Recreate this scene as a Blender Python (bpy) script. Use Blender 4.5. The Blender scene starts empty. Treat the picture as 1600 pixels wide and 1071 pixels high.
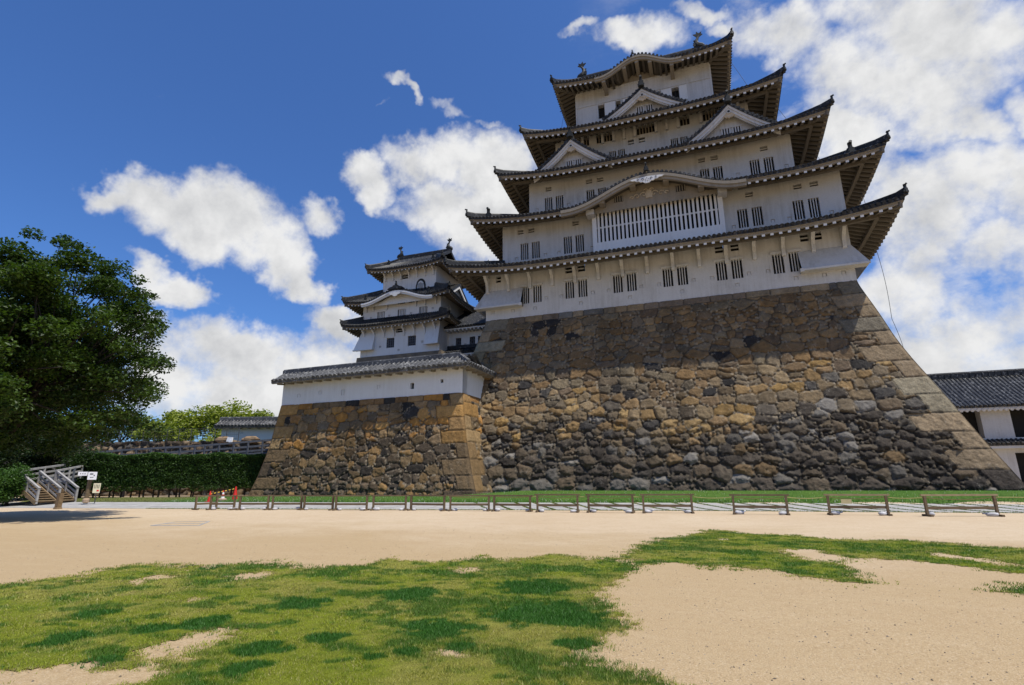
import bpy, math, random
import numpy as np
from mathutils import Vector, Matrix

# ------------------------------------------------------------------ camera, sky, sun, exposure
S = bpy.context.scene
C = S.collection
cam_d = bpy.data.cameras.new('camera'); cam = bpy.data.objects.new('camera', cam_d); C.objects.link(cam)
cam_d.sensor_width = 36.0; cam_d.lens = 833.408 / 1600 * 36.0
cam_d.clip_end = 6000; cam_d.clip_start = 0.1
PIT, ROL, YAW = 0.249704647, -0.00778806664, -0.33959996
_f = Vector((math.sin(YAW)*math.cos(PIT), math.cos(YAW)*math.cos(PIT), math.sin(PIT)))
_r = Vector((math.cos(YAW), -math.sin(YAW), 0)); _u = _r.cross(_f)
_r2 = _r*math.cos(ROL) + _u*math.sin(ROL); _u2 = -_r*math.sin(ROL) + _u*math.cos(ROL)
m = Matrix((_r2, _u2, -_f)).transposed().to_4x4(); m.translation = (2.464, -39.664, 1.618)
cam.matrix_world = m
S.camera = cam
S.view_settings.view_transform = 'Standard'; S.view_settings.look = 'None'
S.view_settings.exposure = 0.0; S.view_settings.gamma = 1.0
try: S.view_settings.use_curve_mapping = False
except Exception: pass
S.cycles.max_bounces = 6; S.cycles.diffuse_bounces = 3; S.cycles.glossy_bounces = 2
S.cycles.transparent_max_bounces = 4

SUN = Vector((0.46, -0.14, 1.0)).normalized()
sd = bpy.data.lights.new('sun', 'SUN'); so = bpy.data.objects.new('sun', sd); C.objects.link(so)
sd.energy = 5.0; sd.angle = math.radians(0.53); sd.color = (1.0, 0.95, 0.86)
so.rotation_euler = SUN.to_track_quat('Z', 'Y').to_euler(); so.location = (30, -20, 80)

W = bpy.data.worlds.new('World'); S.world = W; W.use_nodes = True

class NT:
    """small helper to write node trees"""
    def __init__(s, tree): s.t = tree; s.n = tree.nodes; s.l = tree.links
    def new(s, kind, **kw):
        n = s.n.new(kind)
        for k, v in kw.items(): setattr(n, k, v)
        return n
    def put(s, sock, v):
        if isinstance(v, bpy.types.NodeSocket): s.l.new(v, sock)
        elif v is not None: sock.default_value = v
    def m(s, op, a, b=None, c=None, clamp=False):
        n = s.new('ShaderNodeMath', operation=op, use_clamp=clamp)
        s.put(n.inputs[0], a); s.put(n.inputs[1], b); s.put(n.inputs[2], c)
        return n.outputs[0]
    def vm(s, op, a, b=None, out=0):
        n = s.new('ShaderNodeVectorMath', operation=op); s.put(n.inputs[0], a); s.put(n.inputs[1], b)
        return n.outputs[out]
    def noise(s, vec, scale, detail=4, rough=.55, out='Fac', dist=0):
        n = s.new('ShaderNodeTexNoise'); s.put(n.inputs['Vector'], vec)
        n.inputs['Scale'].default_value = scale; n.inputs['Detail'].default_value = detail
        n.inputs['Roughness'].default_value = rough; n.inputs['Distortion'].default_value = dist
        return n.outputs[out]
    def ramp(s, f, stops, interp='LINEAR'):
        n = s.new('ShaderNodeValToRGB'); s.put(n.inputs[0], f); r = n.color_ramp; r.interpolation = interp
        while len(r.elements) < len(stops): r.elements.new(.5)
        for e, (p, c) in zip(r.elements, stops):
            e.position = p; e.color = (c, c, c, 1) if isinstance(c, (int, float)) else (*c, 1)
        return n.outputs[0]
    def mix(s, f, a, b, blend='MIX'):
        n = s.new('ShaderNodeMix', data_type='RGBA', blend_type=blend)
        s.put(n.inputs[0], f)
        for i, v in ((6, a), (7, b)):
            if isinstance(v, tuple): v = (*v, 1)
            s.put(n.inputs[i], v)
        return n.outputs[2]
    def mr(s, v, a, b, c=0., d=1., smooth=False):
        n = s.new('ShaderNodeMapRange', interpolation_type='SMOOTHSTEP' if smooth else 'LINEAR')
        s.put(n.inputs[0], v)
        for i, x in enumerate((a, b, c, d)): n.inputs[i+1].default_value = x
        return n.outputs[0]

CLOUDS = [[24.791, 8.636, 22.301, -18.891, 36.336, -35.013, 1.5],
[16.931, 2.867, 15.716, -7.982, 29.035, -20.568, 1.5],
[12.008, 1.878, 10.564, -5.241, 22.096, -14.469, 1.5],
[10.941, -1.281, 10.258, 1.234, 16.877, -6.024, 1.5],
[12.723, -5.284, 12.81, 6.152, 16.156, -1.682, 1.5],
[15.174, -9.853, 15.691, 12.946, 20.017, 2.498, 1.5],
[18.084, -12.13, 17.624, 22.731, 33.599, 5.109, 1.5],
[14.663, -0.356, 13.447, -0.347, 27.439, -10.928, 1.5],
[19.156, -4.479, 20.089, 17.173, 54.381, -0.494, 1.2],
[22.905, -5.864, 23.041, 14.192, 42.975, 0.173, 1.2],
[21.871, -1.829, 16.944, 0.636, 33.213, -14.489, 1.0],
[26.143, -10.819, 22.513, 12.819, 82.481, -49.089, 0.8],
[22.565, -31.142, 33.18, 50.888, 67.991, -18.05, 0.8],
[19.856, -11.78, 16.664, 19.622, 64.389, -32.984, 0.75],
[28.576, -13.727, 19.349, 24.595, 90.465, -47.172, 0.7],
[54.834, 4.855, 31.626, -17.183, 126.879, -93.167, 0.4],
[21.096, -2.672, 14.701, 1.227, 31.07, -15.532, 1.2],
[15.23, -2.453, 9.768, 1.889, 27.612, -14.576, 1.2],
[12.331, 0.346, 5.45, -0.749, 25.054, -14.94, 1.2],
[12.397, -0.029, 4.526, 0.23, 16.969, -9.295, 1.5],
[8.871, -1.597, 4.962, 2.811, 22.246, -9.805, 1.2],
[15.068, -5.417, 10.883, 8.88, 35.71, -12.63, 0.9],
[8.035, 0.014, 3.023, 0.271, 16.156, -7.47, 1.5],
[9.004, 1.061, 7.403, -2.225, 23.578, -6.905, 1.5],
[7.616, 0.713, 5.537, -1.216, 20.065, -4.816, 1.5],
[10.937, 0.766, 6.938, -0.616, 14.551, -3.159, 1.5],
[18.769, -5.239, 13.881, 9.754, 33.612, -2.55, 1.5],
[10.558, 1.328, 9.155, -1.951, 24.271, -5.661, 1.5],
[6.021, 0.649, 4.787, -1.134, 23.457, -4.113, 1.5],
[28.421, 4.034, 26.048, -6.871, 45.193, -17.65, 0.9],
[10.013, -1.214, 1.57, 6.495, 37.619, -28.047, 1.1],
[18.113, -1.944, 3.4, 7.187, 51.695, -39.108, 1.0],
[21.735, 17.838, -9.967, -18.488, 73.248, -61.242, 0.3],
[9.633, -4.521, 0.959, 9.163, 18.087, -14.375, 1.1],
[6.306, -4.541, 0.784, 9.839, 12.004, -10.22, 1.1],
[7.744, -1.934, -2.061, 7.366, 14.842, -12.098, 1.1],
[9.738, -4.117, -1.615, 9.98, 15.209, -12.13, 1.1],
[13.27, -3.426, -4.619, 8.237, 15.302, -12.809, 1.1],
[8.274, -2.05, -1.616, 10.918, 23.749, -19.772, 1.1],
[17.709, 2.434, -6.684, -1.117, 10.366, -3.732, 1.1],
[11.198, -2.148, -3.33, 4.312, 13.315, -6.668, 1.1],
[11.545, -2.4, -4.151, 6.077, 15.973, -8.978, 1.1],
[15.918, -3.365, -6.368, 5.412, 14.35, -7.796, 1.1],
[18.698, -3.357, -5.498, 2.617, 10.458, -4.055, 1.1],
[20.81, -3.494, -5.515, 3.701, 16.936, -5.888, 1.1],
[15.38, -2.982, -5.828, 6.523, 22.141, -9.403, 1.1],
[12.675, -0.509, -4.844, -0.752, 20.089, -3.663, 1.1],
[18.1, -3.436, -7.367, 3.484, 16.189, -4.858, 1.1],
[14.165, -2.397, -4.536, 2.645, 17.624, -3.854, 1.1],
[14.962, -2.749, -6.01, 2.916, 18.919, -4.002, 1.1],
[18.857, -3.543, -2.925, 5.658, 17.585, -10.973, 1.1],
[16.101, -3.133, -3.37, 9.285, 26.537, -16.538, 1.1],
[14.183, -8.606, -2.209, 30.644, 31.947, -28.734, 1.1],
[13.378, -2.907, -0.967, 8.897, 25.873, -20.319, 1.1],
[14.113, 1.149, -2.004, 8.069, 64.83, -49.671, 0.9],
[25.366, -5.826, -9.941, 13.804, 29.418, -20.635, 1.1],
[21.977, -4.008, -4.327, 6.445, 20.684, -11.651, 1.1],
[21.198, -3.949, -0.037, 15.613, 56.711, -42.988, 0.8]]
def build_sky():
    k = NT(W.node_tree); k.n.clear()
    out = k.new('ShaderNodeOutputWorld'); bg = k.new('ShaderNodeBackground'); k.l.new(bg.outputs[0], out.inputs[0])
    bg.inputs[1].default_value = 0.1
    sky = k.new('ShaderNodeTexSky', sky_type='NISHITA', sun_disc=False)
    sky.sun_elevation = math.asin(SUN.z); sky.sun_rotation = math.atan2(SUN.x, SUN.y)
    sky.air_density = 1.0; sky.dust_density = 1.1; sky.ozone_density = 3.0; sky.altitude = 50
    skyc = k.mix(1.0, sky.outputs[0], (0.62, 0.98, 1.52), 'MULTIPLY')
    tc = k.new('ShaderNodeTexCoord'); d = k.vm('NORMALIZE', tc.outputs['Generated'])
    sp = k.new('ShaderNodeSeparateXYZ'); k.l.new(d, sp.inputs[0])
    az = k.m('ARCTAN2', sp.outputs[0], sp.outputs[1]); el = k.m('ARCSINE', sp.outputs[2])
    # puffy displacement of the cloud outlines
    w1 = k.noise(d, 7.0, 5, .62, 'Color'); w1 = k.vm('SUBTRACT', w1, (.5, .5, .5))
    s1 = k.new('ShaderNodeSeparateXYZ'); k.l.new(w1, s1.inputs[0])
    azw = k.m('MULTIPLY_ADD', s1.outputs[0], .16, az); elw = k.m('MULTIPLY_ADD', s1.outputs[1], .14, el)
    cb = k.new('ShaderNodeCombineXYZ'); k.put(cb.inputs[0], azw); k.put(cb.inputs[1], elw); cb.inputs[2].default_value = 1
    P = cb.outputs[0]; acc = None; lo = None
    for (ax, ay, ac, bx, by, bc, wt) in CLOUDS:
        u = k.vm('DOT_PRODUCT', P, (ax, ay, ac), out=1); v = k.vm('DOT_PRODUCT', P, (bx, by, bc), out=1)
        e = k.m('MULTIPLY', u, u); e = k.m('MULTIPLY_ADD', v, v, e)
        b = k.m('SUBTRACT', wt, e)
        acc = b if acc is None else k.m('SMOOTH_MAX', acc, b, .25)
    f1 = k.noise(d, 9.0, 8, .6); f2 = k.noise(d, 26.0, 6, .65)
    f = k.m('ADD', k.m('MULTIPLY', k.m('SUBTRACT', f1, .5), 3.0), k.m('MULTIPLY', k.m('SUBTRACT', f2, .5), 1.5))
    # thin scattered wisps everywhere, mostly to the east side
    dens = k.m('ADD', k.m('MAXIMUM', acc, -1.2), f)
    alpha = k.mr(dens, -.45, 1.25, 0, 1, True)
    f3 = k.noise(k.vm('MULTIPLY', d, (1, 1, 2.2)), 5.0, 7, .62)
    wis = k.m('MULTIPLY', k.mr(f3, .50, .72, 0, .65, True), k.mr(az, -.25, .25, 0, 1, True)); alpha = k.m('MAXIMUM', alpha, wis)
    # soft relief: compare the noise with itself a little towards the sun
    off = k.vm('ADD', d, tuple(SUN * 0.035)); f1b = k.noise(off, 9.0, 6, .55)
    rel = k.m('MULTIPLY', k.m('SUBTRACT', f1, f1b), 3.0)
    f4 = k.noise(d, 4.2, 5, .6)
    thick = k.mr(dens, .2, 1.6, .32, 0)
    lum = k.m('ADD', k.m('ADD', thick, k.mr(f4, .35, .62, .26, 0)), k.m('ADD', .42, rel), clamp=True)
    cc = k.mix(lum, (5.4, 5.5, 5.7), (8.5, 8.5, 8.5))
    col = k.mix(alpha, skyc, cc)
    k.l.new(col, bg.inputs[0])
    W.cycles.sampling_method = 'MANUAL'; W.cycles.sample_map_resolution = 512
build_sky()
# ------------------------------------------------------------------ materials
rnd = random.Random(7)
def new_mat(name):
    mt = bpy.data.materials.new(name); mt.use_nodes = True
    k = NT(mt.node_tree); bs = k.n['Principled BSDF']
    geo = k.new('ShaderNodeNewGeometry')
    return mt, k, bs, geo.outputs['Position']
def bump(k, bs, h, strength=.4, dist=.02):
    b = k.new('ShaderNodeBump'); b.inputs['Strength'].default_value = strength; b.inputs['Distance'].default_value = dist
    k.put(b.inputs['Height'], h); k.l.new(b.outputs[0], bs.inputs['Normal'])
def scaled(k, pos, s):
    return k.vm('MULTIPLY', pos, s)

def simple_mat(name, c1, c2, scale=3., rough=.8, bs_=.3, stretch=(1, 1, 1), spec=.3):
    mt, k, bs, pos = new_mat(name); p = scaled(k, pos, stretch)
    n = k.noise(p, scale, 5, .6); k.l.new(k.mix(k.mr(n, .3, .7), c1, c2), bs.inputs['Base Color'])
    bs.inputs['Roughness'].default_value = rough; bs.inputs['Specular IOR Level'].default_value = spec
    if bs_: bump(k, bs, k.noise(p, scale*5, 4), bs_, .01)
    return mt

def plaster_mat(name, base, dirt, amount=.6):
    mt, k, bs, pos = new_mat(name)
    big = k.noise(pos, .45, 4, .6); st = k.noise(scaled(k, pos, (4.5, 4.5, .3)), 1.0, 5, .6); fine = k.noise(pos, 9., 4, .6)
    f = k.m('MULTIPLY', k.mr(big, .35, .75), k.mr(st, .35, .72)); f = k.m('MULTIPLY_ADD', k.mr(fine, .45, .8), .25, f)
    k.l.new(k.mix(k.m('MULTIPLY', f, amount, clamp=True), base, dirt), bs.inputs['Base Color'])
    bs.inputs['Roughness'].default_value = .85; bs.inputs['Specular IOR Level'].default_value = .2
    bump(k, bs, k.noise(pos, 5., 5), .25, .02)
    return mt

def tile_mat(name, lo, hi, spot, amt, rough=.5):
    mt, k, bs, pos = new_mat(name)
    a = k.noise(pos, .8, 4, .6); b = k.noise(pos, 7., 3, .6); c = k.noise(pos, 4.3, 2, .5)
    col = k.mix(k.mr(k.m('ADD', a, k.m('MULTIPLY', b, .7)), .6, 1.1), lo, hi)
    col = k.mix(k.m('MULTIPLY', k.mr(c, .56, .68), amt), col, spot)
    k.l.new(col, bs.inputs['Base Color']); bs.inputs['Roughness'].default_value = rough
    bs.inputs['Specular IOR Level'].default_value = .22
    bump(k, bs, b, .3, .02)
    return mt

def stone_mat(name):
    mt, k, bs, pos = new_mat(name)
    at = k.new('ShaderNodeAttribute', attribute_name='Col'); c = at.outputs['Color']
    n1 = k.noise(pos, 3.2, 6, .65); n2 = k.noise(pos, 14., 5, .7); n3 = k.noise(pos, 40., 3, .6)
    v = k.m('ADD', k.m('MULTIPLY', n1, .9), k.m('MULTIPLY', n2, .7)); v = k.mr(v, .45, 1.15, .42, 1.2)
    cv = k.new('ShaderNodeCombineColor'); [k.put(cv.inputs[i], v) for i in range(3)]
    col = k.mix(1.0, c, cv.outputs[0], 'MULTIPLY')
    # pale lichen spots
    n4 = k.noise(scaled(k, pos, (1.4, 1.4, .5)), 1.3, 4, .6); li = k.m('MULTIPLY', k.mr(n1, .50, .66), k.mr(n2, .46, .62)); li = k.m('MULTIPLY', li, k.mr(n4, .50, .66)); col = k.mix(k.m('MULTIPLY', li, .5), col, (.40, .365, .305))
    k.l.new(col, bs.inputs['Base Color']); bs.inputs['Roughness'].default_value = .85
    bs.inputs['Specular IOR Level'].default_value = .25
    bump(k, bs, k.m('ADD', k.m('MULTIPLY', n1, 1.2), k.m('MULTIPLY_ADD', n3, .3, n2)), .9, .07)
    return mt

def leaf_mat(name, trans=.35):
    mt, k, bs, pos = new_mat(name)
    at = k.new('ShaderNodeAttribute', attribute_name='Col'); c = at.outputs['Color']
    bs.inputs['Roughness'].default_value = .5; bs.inputs['Specular IOR Level'].default_value = .3
    k.l.new(c, bs.inputs['Base Color'])
    if trans:
        tr = k.new('ShaderNodeBsdfTranslucent'); k.l.new(k.mix(1., c, (1.2, 1.35, .6), 'MULTIPLY'), tr.inputs[0])
        mx = k.new('ShaderNodeMixShader'); mx.inputs[0].default_value = trans
        k.l.new(bs.outputs[0], mx.inputs[1]); k.l.new(tr.outputs[0], mx.inputs[2])
        k.l.new(mx.outputs[0], k.n['Material Output'].inputs[0])
    return mt

M = {}
M['plaster'] = plaster_mat('lime plaster', (.53, .525, .515), (.28, .26, .23), .95)
M['plaster_clean'] = plaster_mat('clean lime plaster', (.68, .675, .66), (.40, .37, .32), .45)
M['plaster_warm'] = plaster_mat('shade-toned eave plaster', (.27, .235, .185), (.145, .124, .093), .8)  # eave shade and warm bounce put into the base colour
M['tile'] = tile_mat('grey roof tile', (.010, .010, .0105), (.032, .032, .032), (.20, .195, .19), .35)
M['tile_light'] = tile_mat('weathered roof tile', (.04, .04, .042), (.12, .118, .115), (.36, .35, .33), .55)
M['tile_black'] = tile_mat('dark roof tile', (.012, .012, .013), (.035, .035, .036), (.3, .3, .3), .4, .38)
M['dark'] = simple_mat('dark interior', (.012, .011, .010), (.02, .018, .016), 2, .9, 0)
M['bronze'] = simple_mat('dark clay ornament', (.012, .013, .012), (.03, .031, .028), 6, .6)
M['carving'] = simple_mat('carved plaster', (.50, .42, .31), (.36, .29, .2), 4, .85)
M['soffit'] = plaster_mat('shade-painted soffit plaster', (.078, .068, .055), (.042, .036, .029), .8)  # dark because the shade below the eaves is painted into the plaster
M['rafter'] = plaster_mat('shade-painted rafter plaster', (.125, .110, .09), (.07, .061, .05), .8)  # same plaster darkened to carry the under-eave shade
M['stone'] = stone_mat('rampart stone')
M['leaf'] = leaf_mat('leaves')
M['grassblade'] = leaf_mat('grass blades', .3)
M['bark'] = simple_mat('bark', (.028, .022, .016), (.06, .05, .038), 4, .9, .8, (1, 1, .3))
M['wood'] = simple_mat('weathered brown wood', (.11, .075, .042), (.20, .14, .08), 5, .8, .4, (1, 1, 4))
M['wood_light'] = simple_mat('pale worn wood', (.36, .27, .15), (.26, .18, .10), 5, .7, .3)
M['wood_grey'] = simple_mat('silver grey timber', (.25, .235, .22), (.38, .365, .345), 5, .75, .3)
M['wood_bluegrey'] = simple_mat('dull grey timber', (.075, .08, .092), (.12, .125, .14), 5, .75, .3)
M['wood_step'] = simple_mat('brown stair timber', (.16, .11, .06), (.27, .19, .11), 5, .8, .3)
M['bag'] = simple_mat('white sandbag cloth', (.58, .56, .56), (.42, .41, .40), 8, .8, .5)
M['red'] = simple_mat('red plastic', (.68, .03, .015), (.52, .02, .012), 3, .45, 0, spec=.5)
M['white'] = simple_mat('white paint', (.78, .77, .76), (.68, .67, .65), 3, .5, 0)
M['yellow'] = simple_mat('yellow tape', (.72, .45, .04), (.6, .37, .03), 3, .5, 0)
M['black'] = simple_mat('black rubber', (.015, .015, .015), (.025, .025, .025), 3, .6, 0)
M['cream'] = simple_mat('cream board', (.62, .52, .27), (.5, .42, .22), 3, .6, 0)
M['tan'] = simple_mat('tan rubber weight', (.42, .3, .2), (.33, .24, .16), 3, .7, .2)
M['wire'] = simple_mat('dark wire', (.05, .05, .05), (.08, .08, .08), 3, .5, 0)
M['rope'] = simple_mat('straw rope', (.42, .33, .15), (.34, .26, .11), 20, .9, 0)
M['board'] = simple_mat('printed white board', (.80, .79, .80), (.72, .71, .74), 2, .5, 0)
M['slab'] = None

# ------------------------------------------------------------------ mesh helpers
ORG = {}
class MB:
    """collects shapes; world coordinates unless used for a copied mesh"""
    def __init__(s): s.v = []; s.f = []; s.mi = []; s.m = 0
    def add(s, vs, fs):
        b = len(s.v); s.v.extend([tuple(map(float, q)) for q in vs])
        for f in fs: s.f.append(tuple(b+i for i in f)); s.mi.append(s.m)
    def box(s, x0, x1, y0, y1, z0, z1):
        s.hexa([(x0, y0, z0), (x1, y0, z0), (x1, y1, z0), (x0, y1, z0), (x0, y0, z1), (x1, y0, z1), (x1, y1, z1), (x0, y1, z1)])
    def hexa(s, p): s.add(p, [(3, 2, 1, 0), (4, 5, 6, 7), (0, 1, 5, 4), (1, 2, 6, 5), (2, 3, 7, 6), (3, 0, 4, 7)])
    def beam(s, a, b, w, h, up=(0, 0, 1)):
        a = Vector(a); b = Vector(b); d = (b-a).normalized(); r = d.cross(Vector(up))
        if r.length < 1e-5: r = Vector((1, 0, 0))
        r.normalize(); u = r.cross(d)
        r = r*(w/2); u = u*(h/2)
        s.hexa([a-r-u, a+r-u, b+r-u, b-r-u, a-r+u, a+r+u, b+r+u, b-r+u])
    def tube(s, pts, rad, n=8, cap=True):
        pts = [Vector(q) for q in pts]; N = len(pts)
        if not hasattr(rad, '__len__'): rad = [rad]*N
        rings = []; prev = None
        for i, q in enumerate(pts):
            t = (pts[min(i+1, N-1)] - pts[max(i-1, 0)]).normalized()
            if prev is None:
                a = Vector((0, 0, 1)) if abs(t.z) < .9 else Vector((1, 0, 0)); x = t.cross(a).normalized()
            else:
                x = (prev - t*prev.dot(t)).normalized()
            prev = x; y = t.cross(x)
            rings.append([q + (x*math.cos(2*math.pi*j/n) + y*math.sin(2*math.pi*j/n))*rad[i] for j in range(n)])
        vs = [v for r in rings for v in r]; fs = []
        for i in range(N-1):
            for j in range(n): fs.append((i*n+j, i*n+(j+1) % n, (i+1)*n+(j+1) % n, (i+1)*n+j))
        if cap: fs.append(tuple(range(n-1, -1, -1))); fs.append(tuple((N-1)*n+j for j in range(n)))
        s.add(vs, fs)
    def lathe(s, c, prof, n=14):
        vs = []; fs = []; N = len(prof)
        for (r, z) in prof:
            for j in range(n): a = 2*math.pi*j/n; vs.append((c[0]+r*math.cos(a), c[1]+r*math.sin(a), c[2]+z))
        for i in range(N-1):
            for j in range(n): fs.append((i*n+j, i*n+(j+1) % n, (i+1)*n+(j+1) % n, (i+1)*n+j))
        fs.append(tuple(range(n-1, -1, -1))); fs.append(tuple((N-1)*n+j for j in range(n)))
        s.add(vs, fs)
    def prism(s, poly, o, ux, uy, uz, depth):
        """extrude 2-D outline: o + ux*x + uy*y, thickness along uz (centred)"""
        o, ux, uy, uz = map(Vector, (o, ux, uy, uz)); n = len(poly)
        A = [o + ux*x + uy*y - uz*(depth/2) for x, y in poly]; B = [o + ux*x + uy*y + uz*(depth/2) for x, y in poly]
        fs = [tuple(range(n)), tuple(range(2*n-1, n-1, -1))]
        fs += [(i, i+n, (i+1) % n+n, (i+1) % n) for i in range(n)]
        s.add(A+B, fs)
    def blob(s, c, r, seed=0, n=8, k=6, amp=.2):
        q = random.Random(seed); vs = []; fs = []
        for i in range(k+1):
            th = math.pi*i/k
            for j in range(n):
                ph = 2*math.pi*j/n; e = 1+q.uniform(-amp, amp)
                vs.append((c[0]+r[0]*math.sin(th)*math.cos(ph)*e, c[1]+r[1]*math.sin(th)*math.sin(ph)*e, c[2]+r[2]*math.cos(th)*e))
        for i in range(k):
            for j in range(n): fs.append((i*n+j, (i+1)*n+j, (i+1)*n+(j+1) % n, i*n+(j+1) % n))
        s.add(vs, fs)

def link(name, me, parent, loc, mats):
    o = bpy.data.objects.new(name, me); C.objects.link(o)
    for mt in (mats if isinstance(mats, (list, tuple)) else [mats]):
        me.materials.append(M[mt] if isinstance(mt, str) else mt)
    loc = Vector(loc)
    if parent is not None: o.parent = parent; o.location = loc - ORG[parent.name]
    else: o.location = loc
    ORG[o.name] = loc
    return o
def part(name, mb, mats, parent=None, loc=None, smooth=False, local=False):
    """mesh object from an MB; vertices in world space unless local (then placed at loc)"""
    if loc is None: loc = ORG[parent.name] if parent is not None else Vector((0, 0, 0))
    loc = Vector(loc)
    vs = mb.v if local else [(x-loc.x, y-loc.y, z-loc.z) for x, y, z in mb.v]
    me = bpy.data.meshes.new(name); me.from_pydata(vs, [], mb.f); me.update()
    if any(mb.mi): me.polygons.foreach_set('material_index', mb.mi)
    if smooth: me.polygons.foreach_set('use_smooth', [True]*len(mb.f))
    return link(name, me, parent, loc, mats)
def mesh_np(name, V, F, mats, parent=None, loc=None, smooth=True, col=None):
    """big mesh from arrays: V (n,3) world, F (m,k)"""
    if loc is None: loc = ORG[parent.name] if parent is not None else Vector((0, 0, 0))
    loc = Vector(loc); V = np.asarray(V, np.float32) - np.array(loc, np.float32); F = np.asarray(F, np.int32)
    me = bpy.data.meshes.new(name); k = F.shape[1]
    me.vertices.add(len(V)); me.vertices.foreach_set('co', V.ravel())
    me.loops.add(F.size); me.loops.foreach_set('vertex_index', F.ravel())
    me.polygons.add(len(F)); me.polygons.foreach_set('loop_start', np.arange(0, F.size, k, dtype=np.int32))
    me.polygons.foreach_set('use_smooth', np.full(len(F), smooth))
    if col is not None:
        a = me.attributes.new('Col', 'FLOAT_COLOR', 'POINT')
        cc = np.ones((len(V), 4), np.float32); cc[:, :3] = col; a.data.foreach_set('color', cc.ravel())
    me.update(calc_edges=True); me.validate()
    return link(name, me, parent, loc, mats)
def tag(o, label=None, cat=None, group=None, kind=None):
    if label: o['label'] = label
    if cat: o['category'] = cat
    if group: o['group'] = group
    if kind: o['kind'] = kind
    return o
def thing(name, loc, label, cat, group=None):
    o = bpy.data.objects.new(name, None); C.objects.link(o); o.location = loc; o.empty_display_size = .5
    ORG[o.name] = Vector(loc)
    return tag(o, label, cat, group)
def copy_tree(o, loc=None, rz=None, parent=None):
    c = o.copy(); C.objects.link(c)
    if parent is not None: c.parent = parent
    if loc is not None: c.location = loc
    if rz is not None: c.rotation_euler.z = rz
    ORG[c.name] = Vector(loc) if loc is not None else ORG[o.name]
    for ch in list(o.children): copy_tree(ch, parent=c)
    return c
def copy_part(o, loc, parent):
    """copy of a part (and its sub-parts) put at world loc under parent"""
    c = o.copy(); C.objects.link(c); c.parent = parent; c.location = Vector(loc) - ORG[parent.name]; ORG[c.name] = Vector(loc)
    for ch in list(o.children):
        d = ch.copy(); C.objects.link(d); d.parent = c; ORG[d.name] = Vector(loc)
    return c
def grid_faces(nu, nv, flip=False):
    i = np.arange(nu-1)[:, None]*nv + np.arange(nv-1)[None, :]; i = i.ravel()
    F = np.stack([i, i+nv, i+nv+1, i+1], 1)
    return F[:, ::-1] if flip else F

# vectorised value noise
def _hash(ix, iy, seed):
    h = (ix.astype(np.int64)*374761393 + iy.astype(np.int64)*668265263 + seed*1442695041) & 0xffffffff
    h = ((h ^ (h >> 13))*1274126177) & 0xffffffff
    return ((h ^ (h >> 16)) & 0xffff)/65535.
def vnoise(x, y, seed=0):
    ix = np.floor(x); iy = np.floor(y); fx = x-ix; fy = y-iy; fx = fx*fx*(3-2*fx); fy = fy*fy*(3-2*fy)
    ix = ix.astype(np.int64); iy = iy.astype(np.int64)
    a = _hash(ix, iy, seed); b = _hash(ix+1, iy, seed); c = _hash(ix, iy+1, seed); d = _hash(ix+1, iy+1, seed)
    return (a*(1-fx)+b*fx)*(1-fy) + (c*(1-fx)+d*fx)*fy
def fbm(x, y, seed=0, oct=4):
    s = 0; a = .5; t = 0
    for i in range(oct): s = s + a*vnoise(x*2**i, y*2**i, seed+i*17); t += a; a *= .55
    return s/t
def sstep(a, b, x):
    t = np.clip((x-a)/(b-a), 0, 1); return t*t*(3-2*t)
# ------------------------------------------------------------------ dry stone ramparts
PAL_BROWN = np.array([(.24, .145, .06), (.19, .125, .065), (.26, .165, .075), (.165, .115, .07), (.22, .155, .085), (.145, .098, .055), (.175, .13, .08), (.27, .185, .095), (.175, .108, .048), (.21, .13, .058), (.145, .112, .07), (.21, .135, .066), (.035, .031, .028), (.215, .165, .098), (.18, .122, .062), (.20, .15, .09)])
PAL_TAN = np.array([(.37, .235, .10), (.40, .245, .085), (.29, .205, .11), (.22, .165, .10), (.33, .235, .125), (.17, .138, .10), (.42, .275, .115), (.075, .066, .056), (.28, .18, .085), (.24, .172, .095), (.31, .195, .08)])*.84
PAL_GREY = np.array([(.085, .066, .047), (.065, .051, .037), (.11, .085, .058), (.055, .043, .032), (.205, .182, .15), (.075, .059, .043), (.10, .074, .046), (.16, .14, .112), (.045, .036, .027), (.13, .095, .056), (.17, .11, .052), (.08, .066, .05), (.235, .21, .175), (.12, .105, .085), (.14, .10, .06)])
PAL_ORANGE = np.array([(.46, .225, .055), (.36, .19, .065), (.28, .165, .07), (.48, .265, .085), (.22, .15, .08), (.18, .135, .085), (.40, .205, .06), (.30, .20, .10), (.04, .036, .032), (.34, .22, .105), (.42, .22, .06)])
PAL_DARK = np.array([(.125, .082, .04), (.095, .066, .037), (.20, .125, .052), (.08, .058, .036), (.13, .092, .055), (.27, .16, .06), (.10, .073, .046), (.05, .039, .028), (.19, .128, .062), (.15, .10, .048)])*1.08
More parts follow.
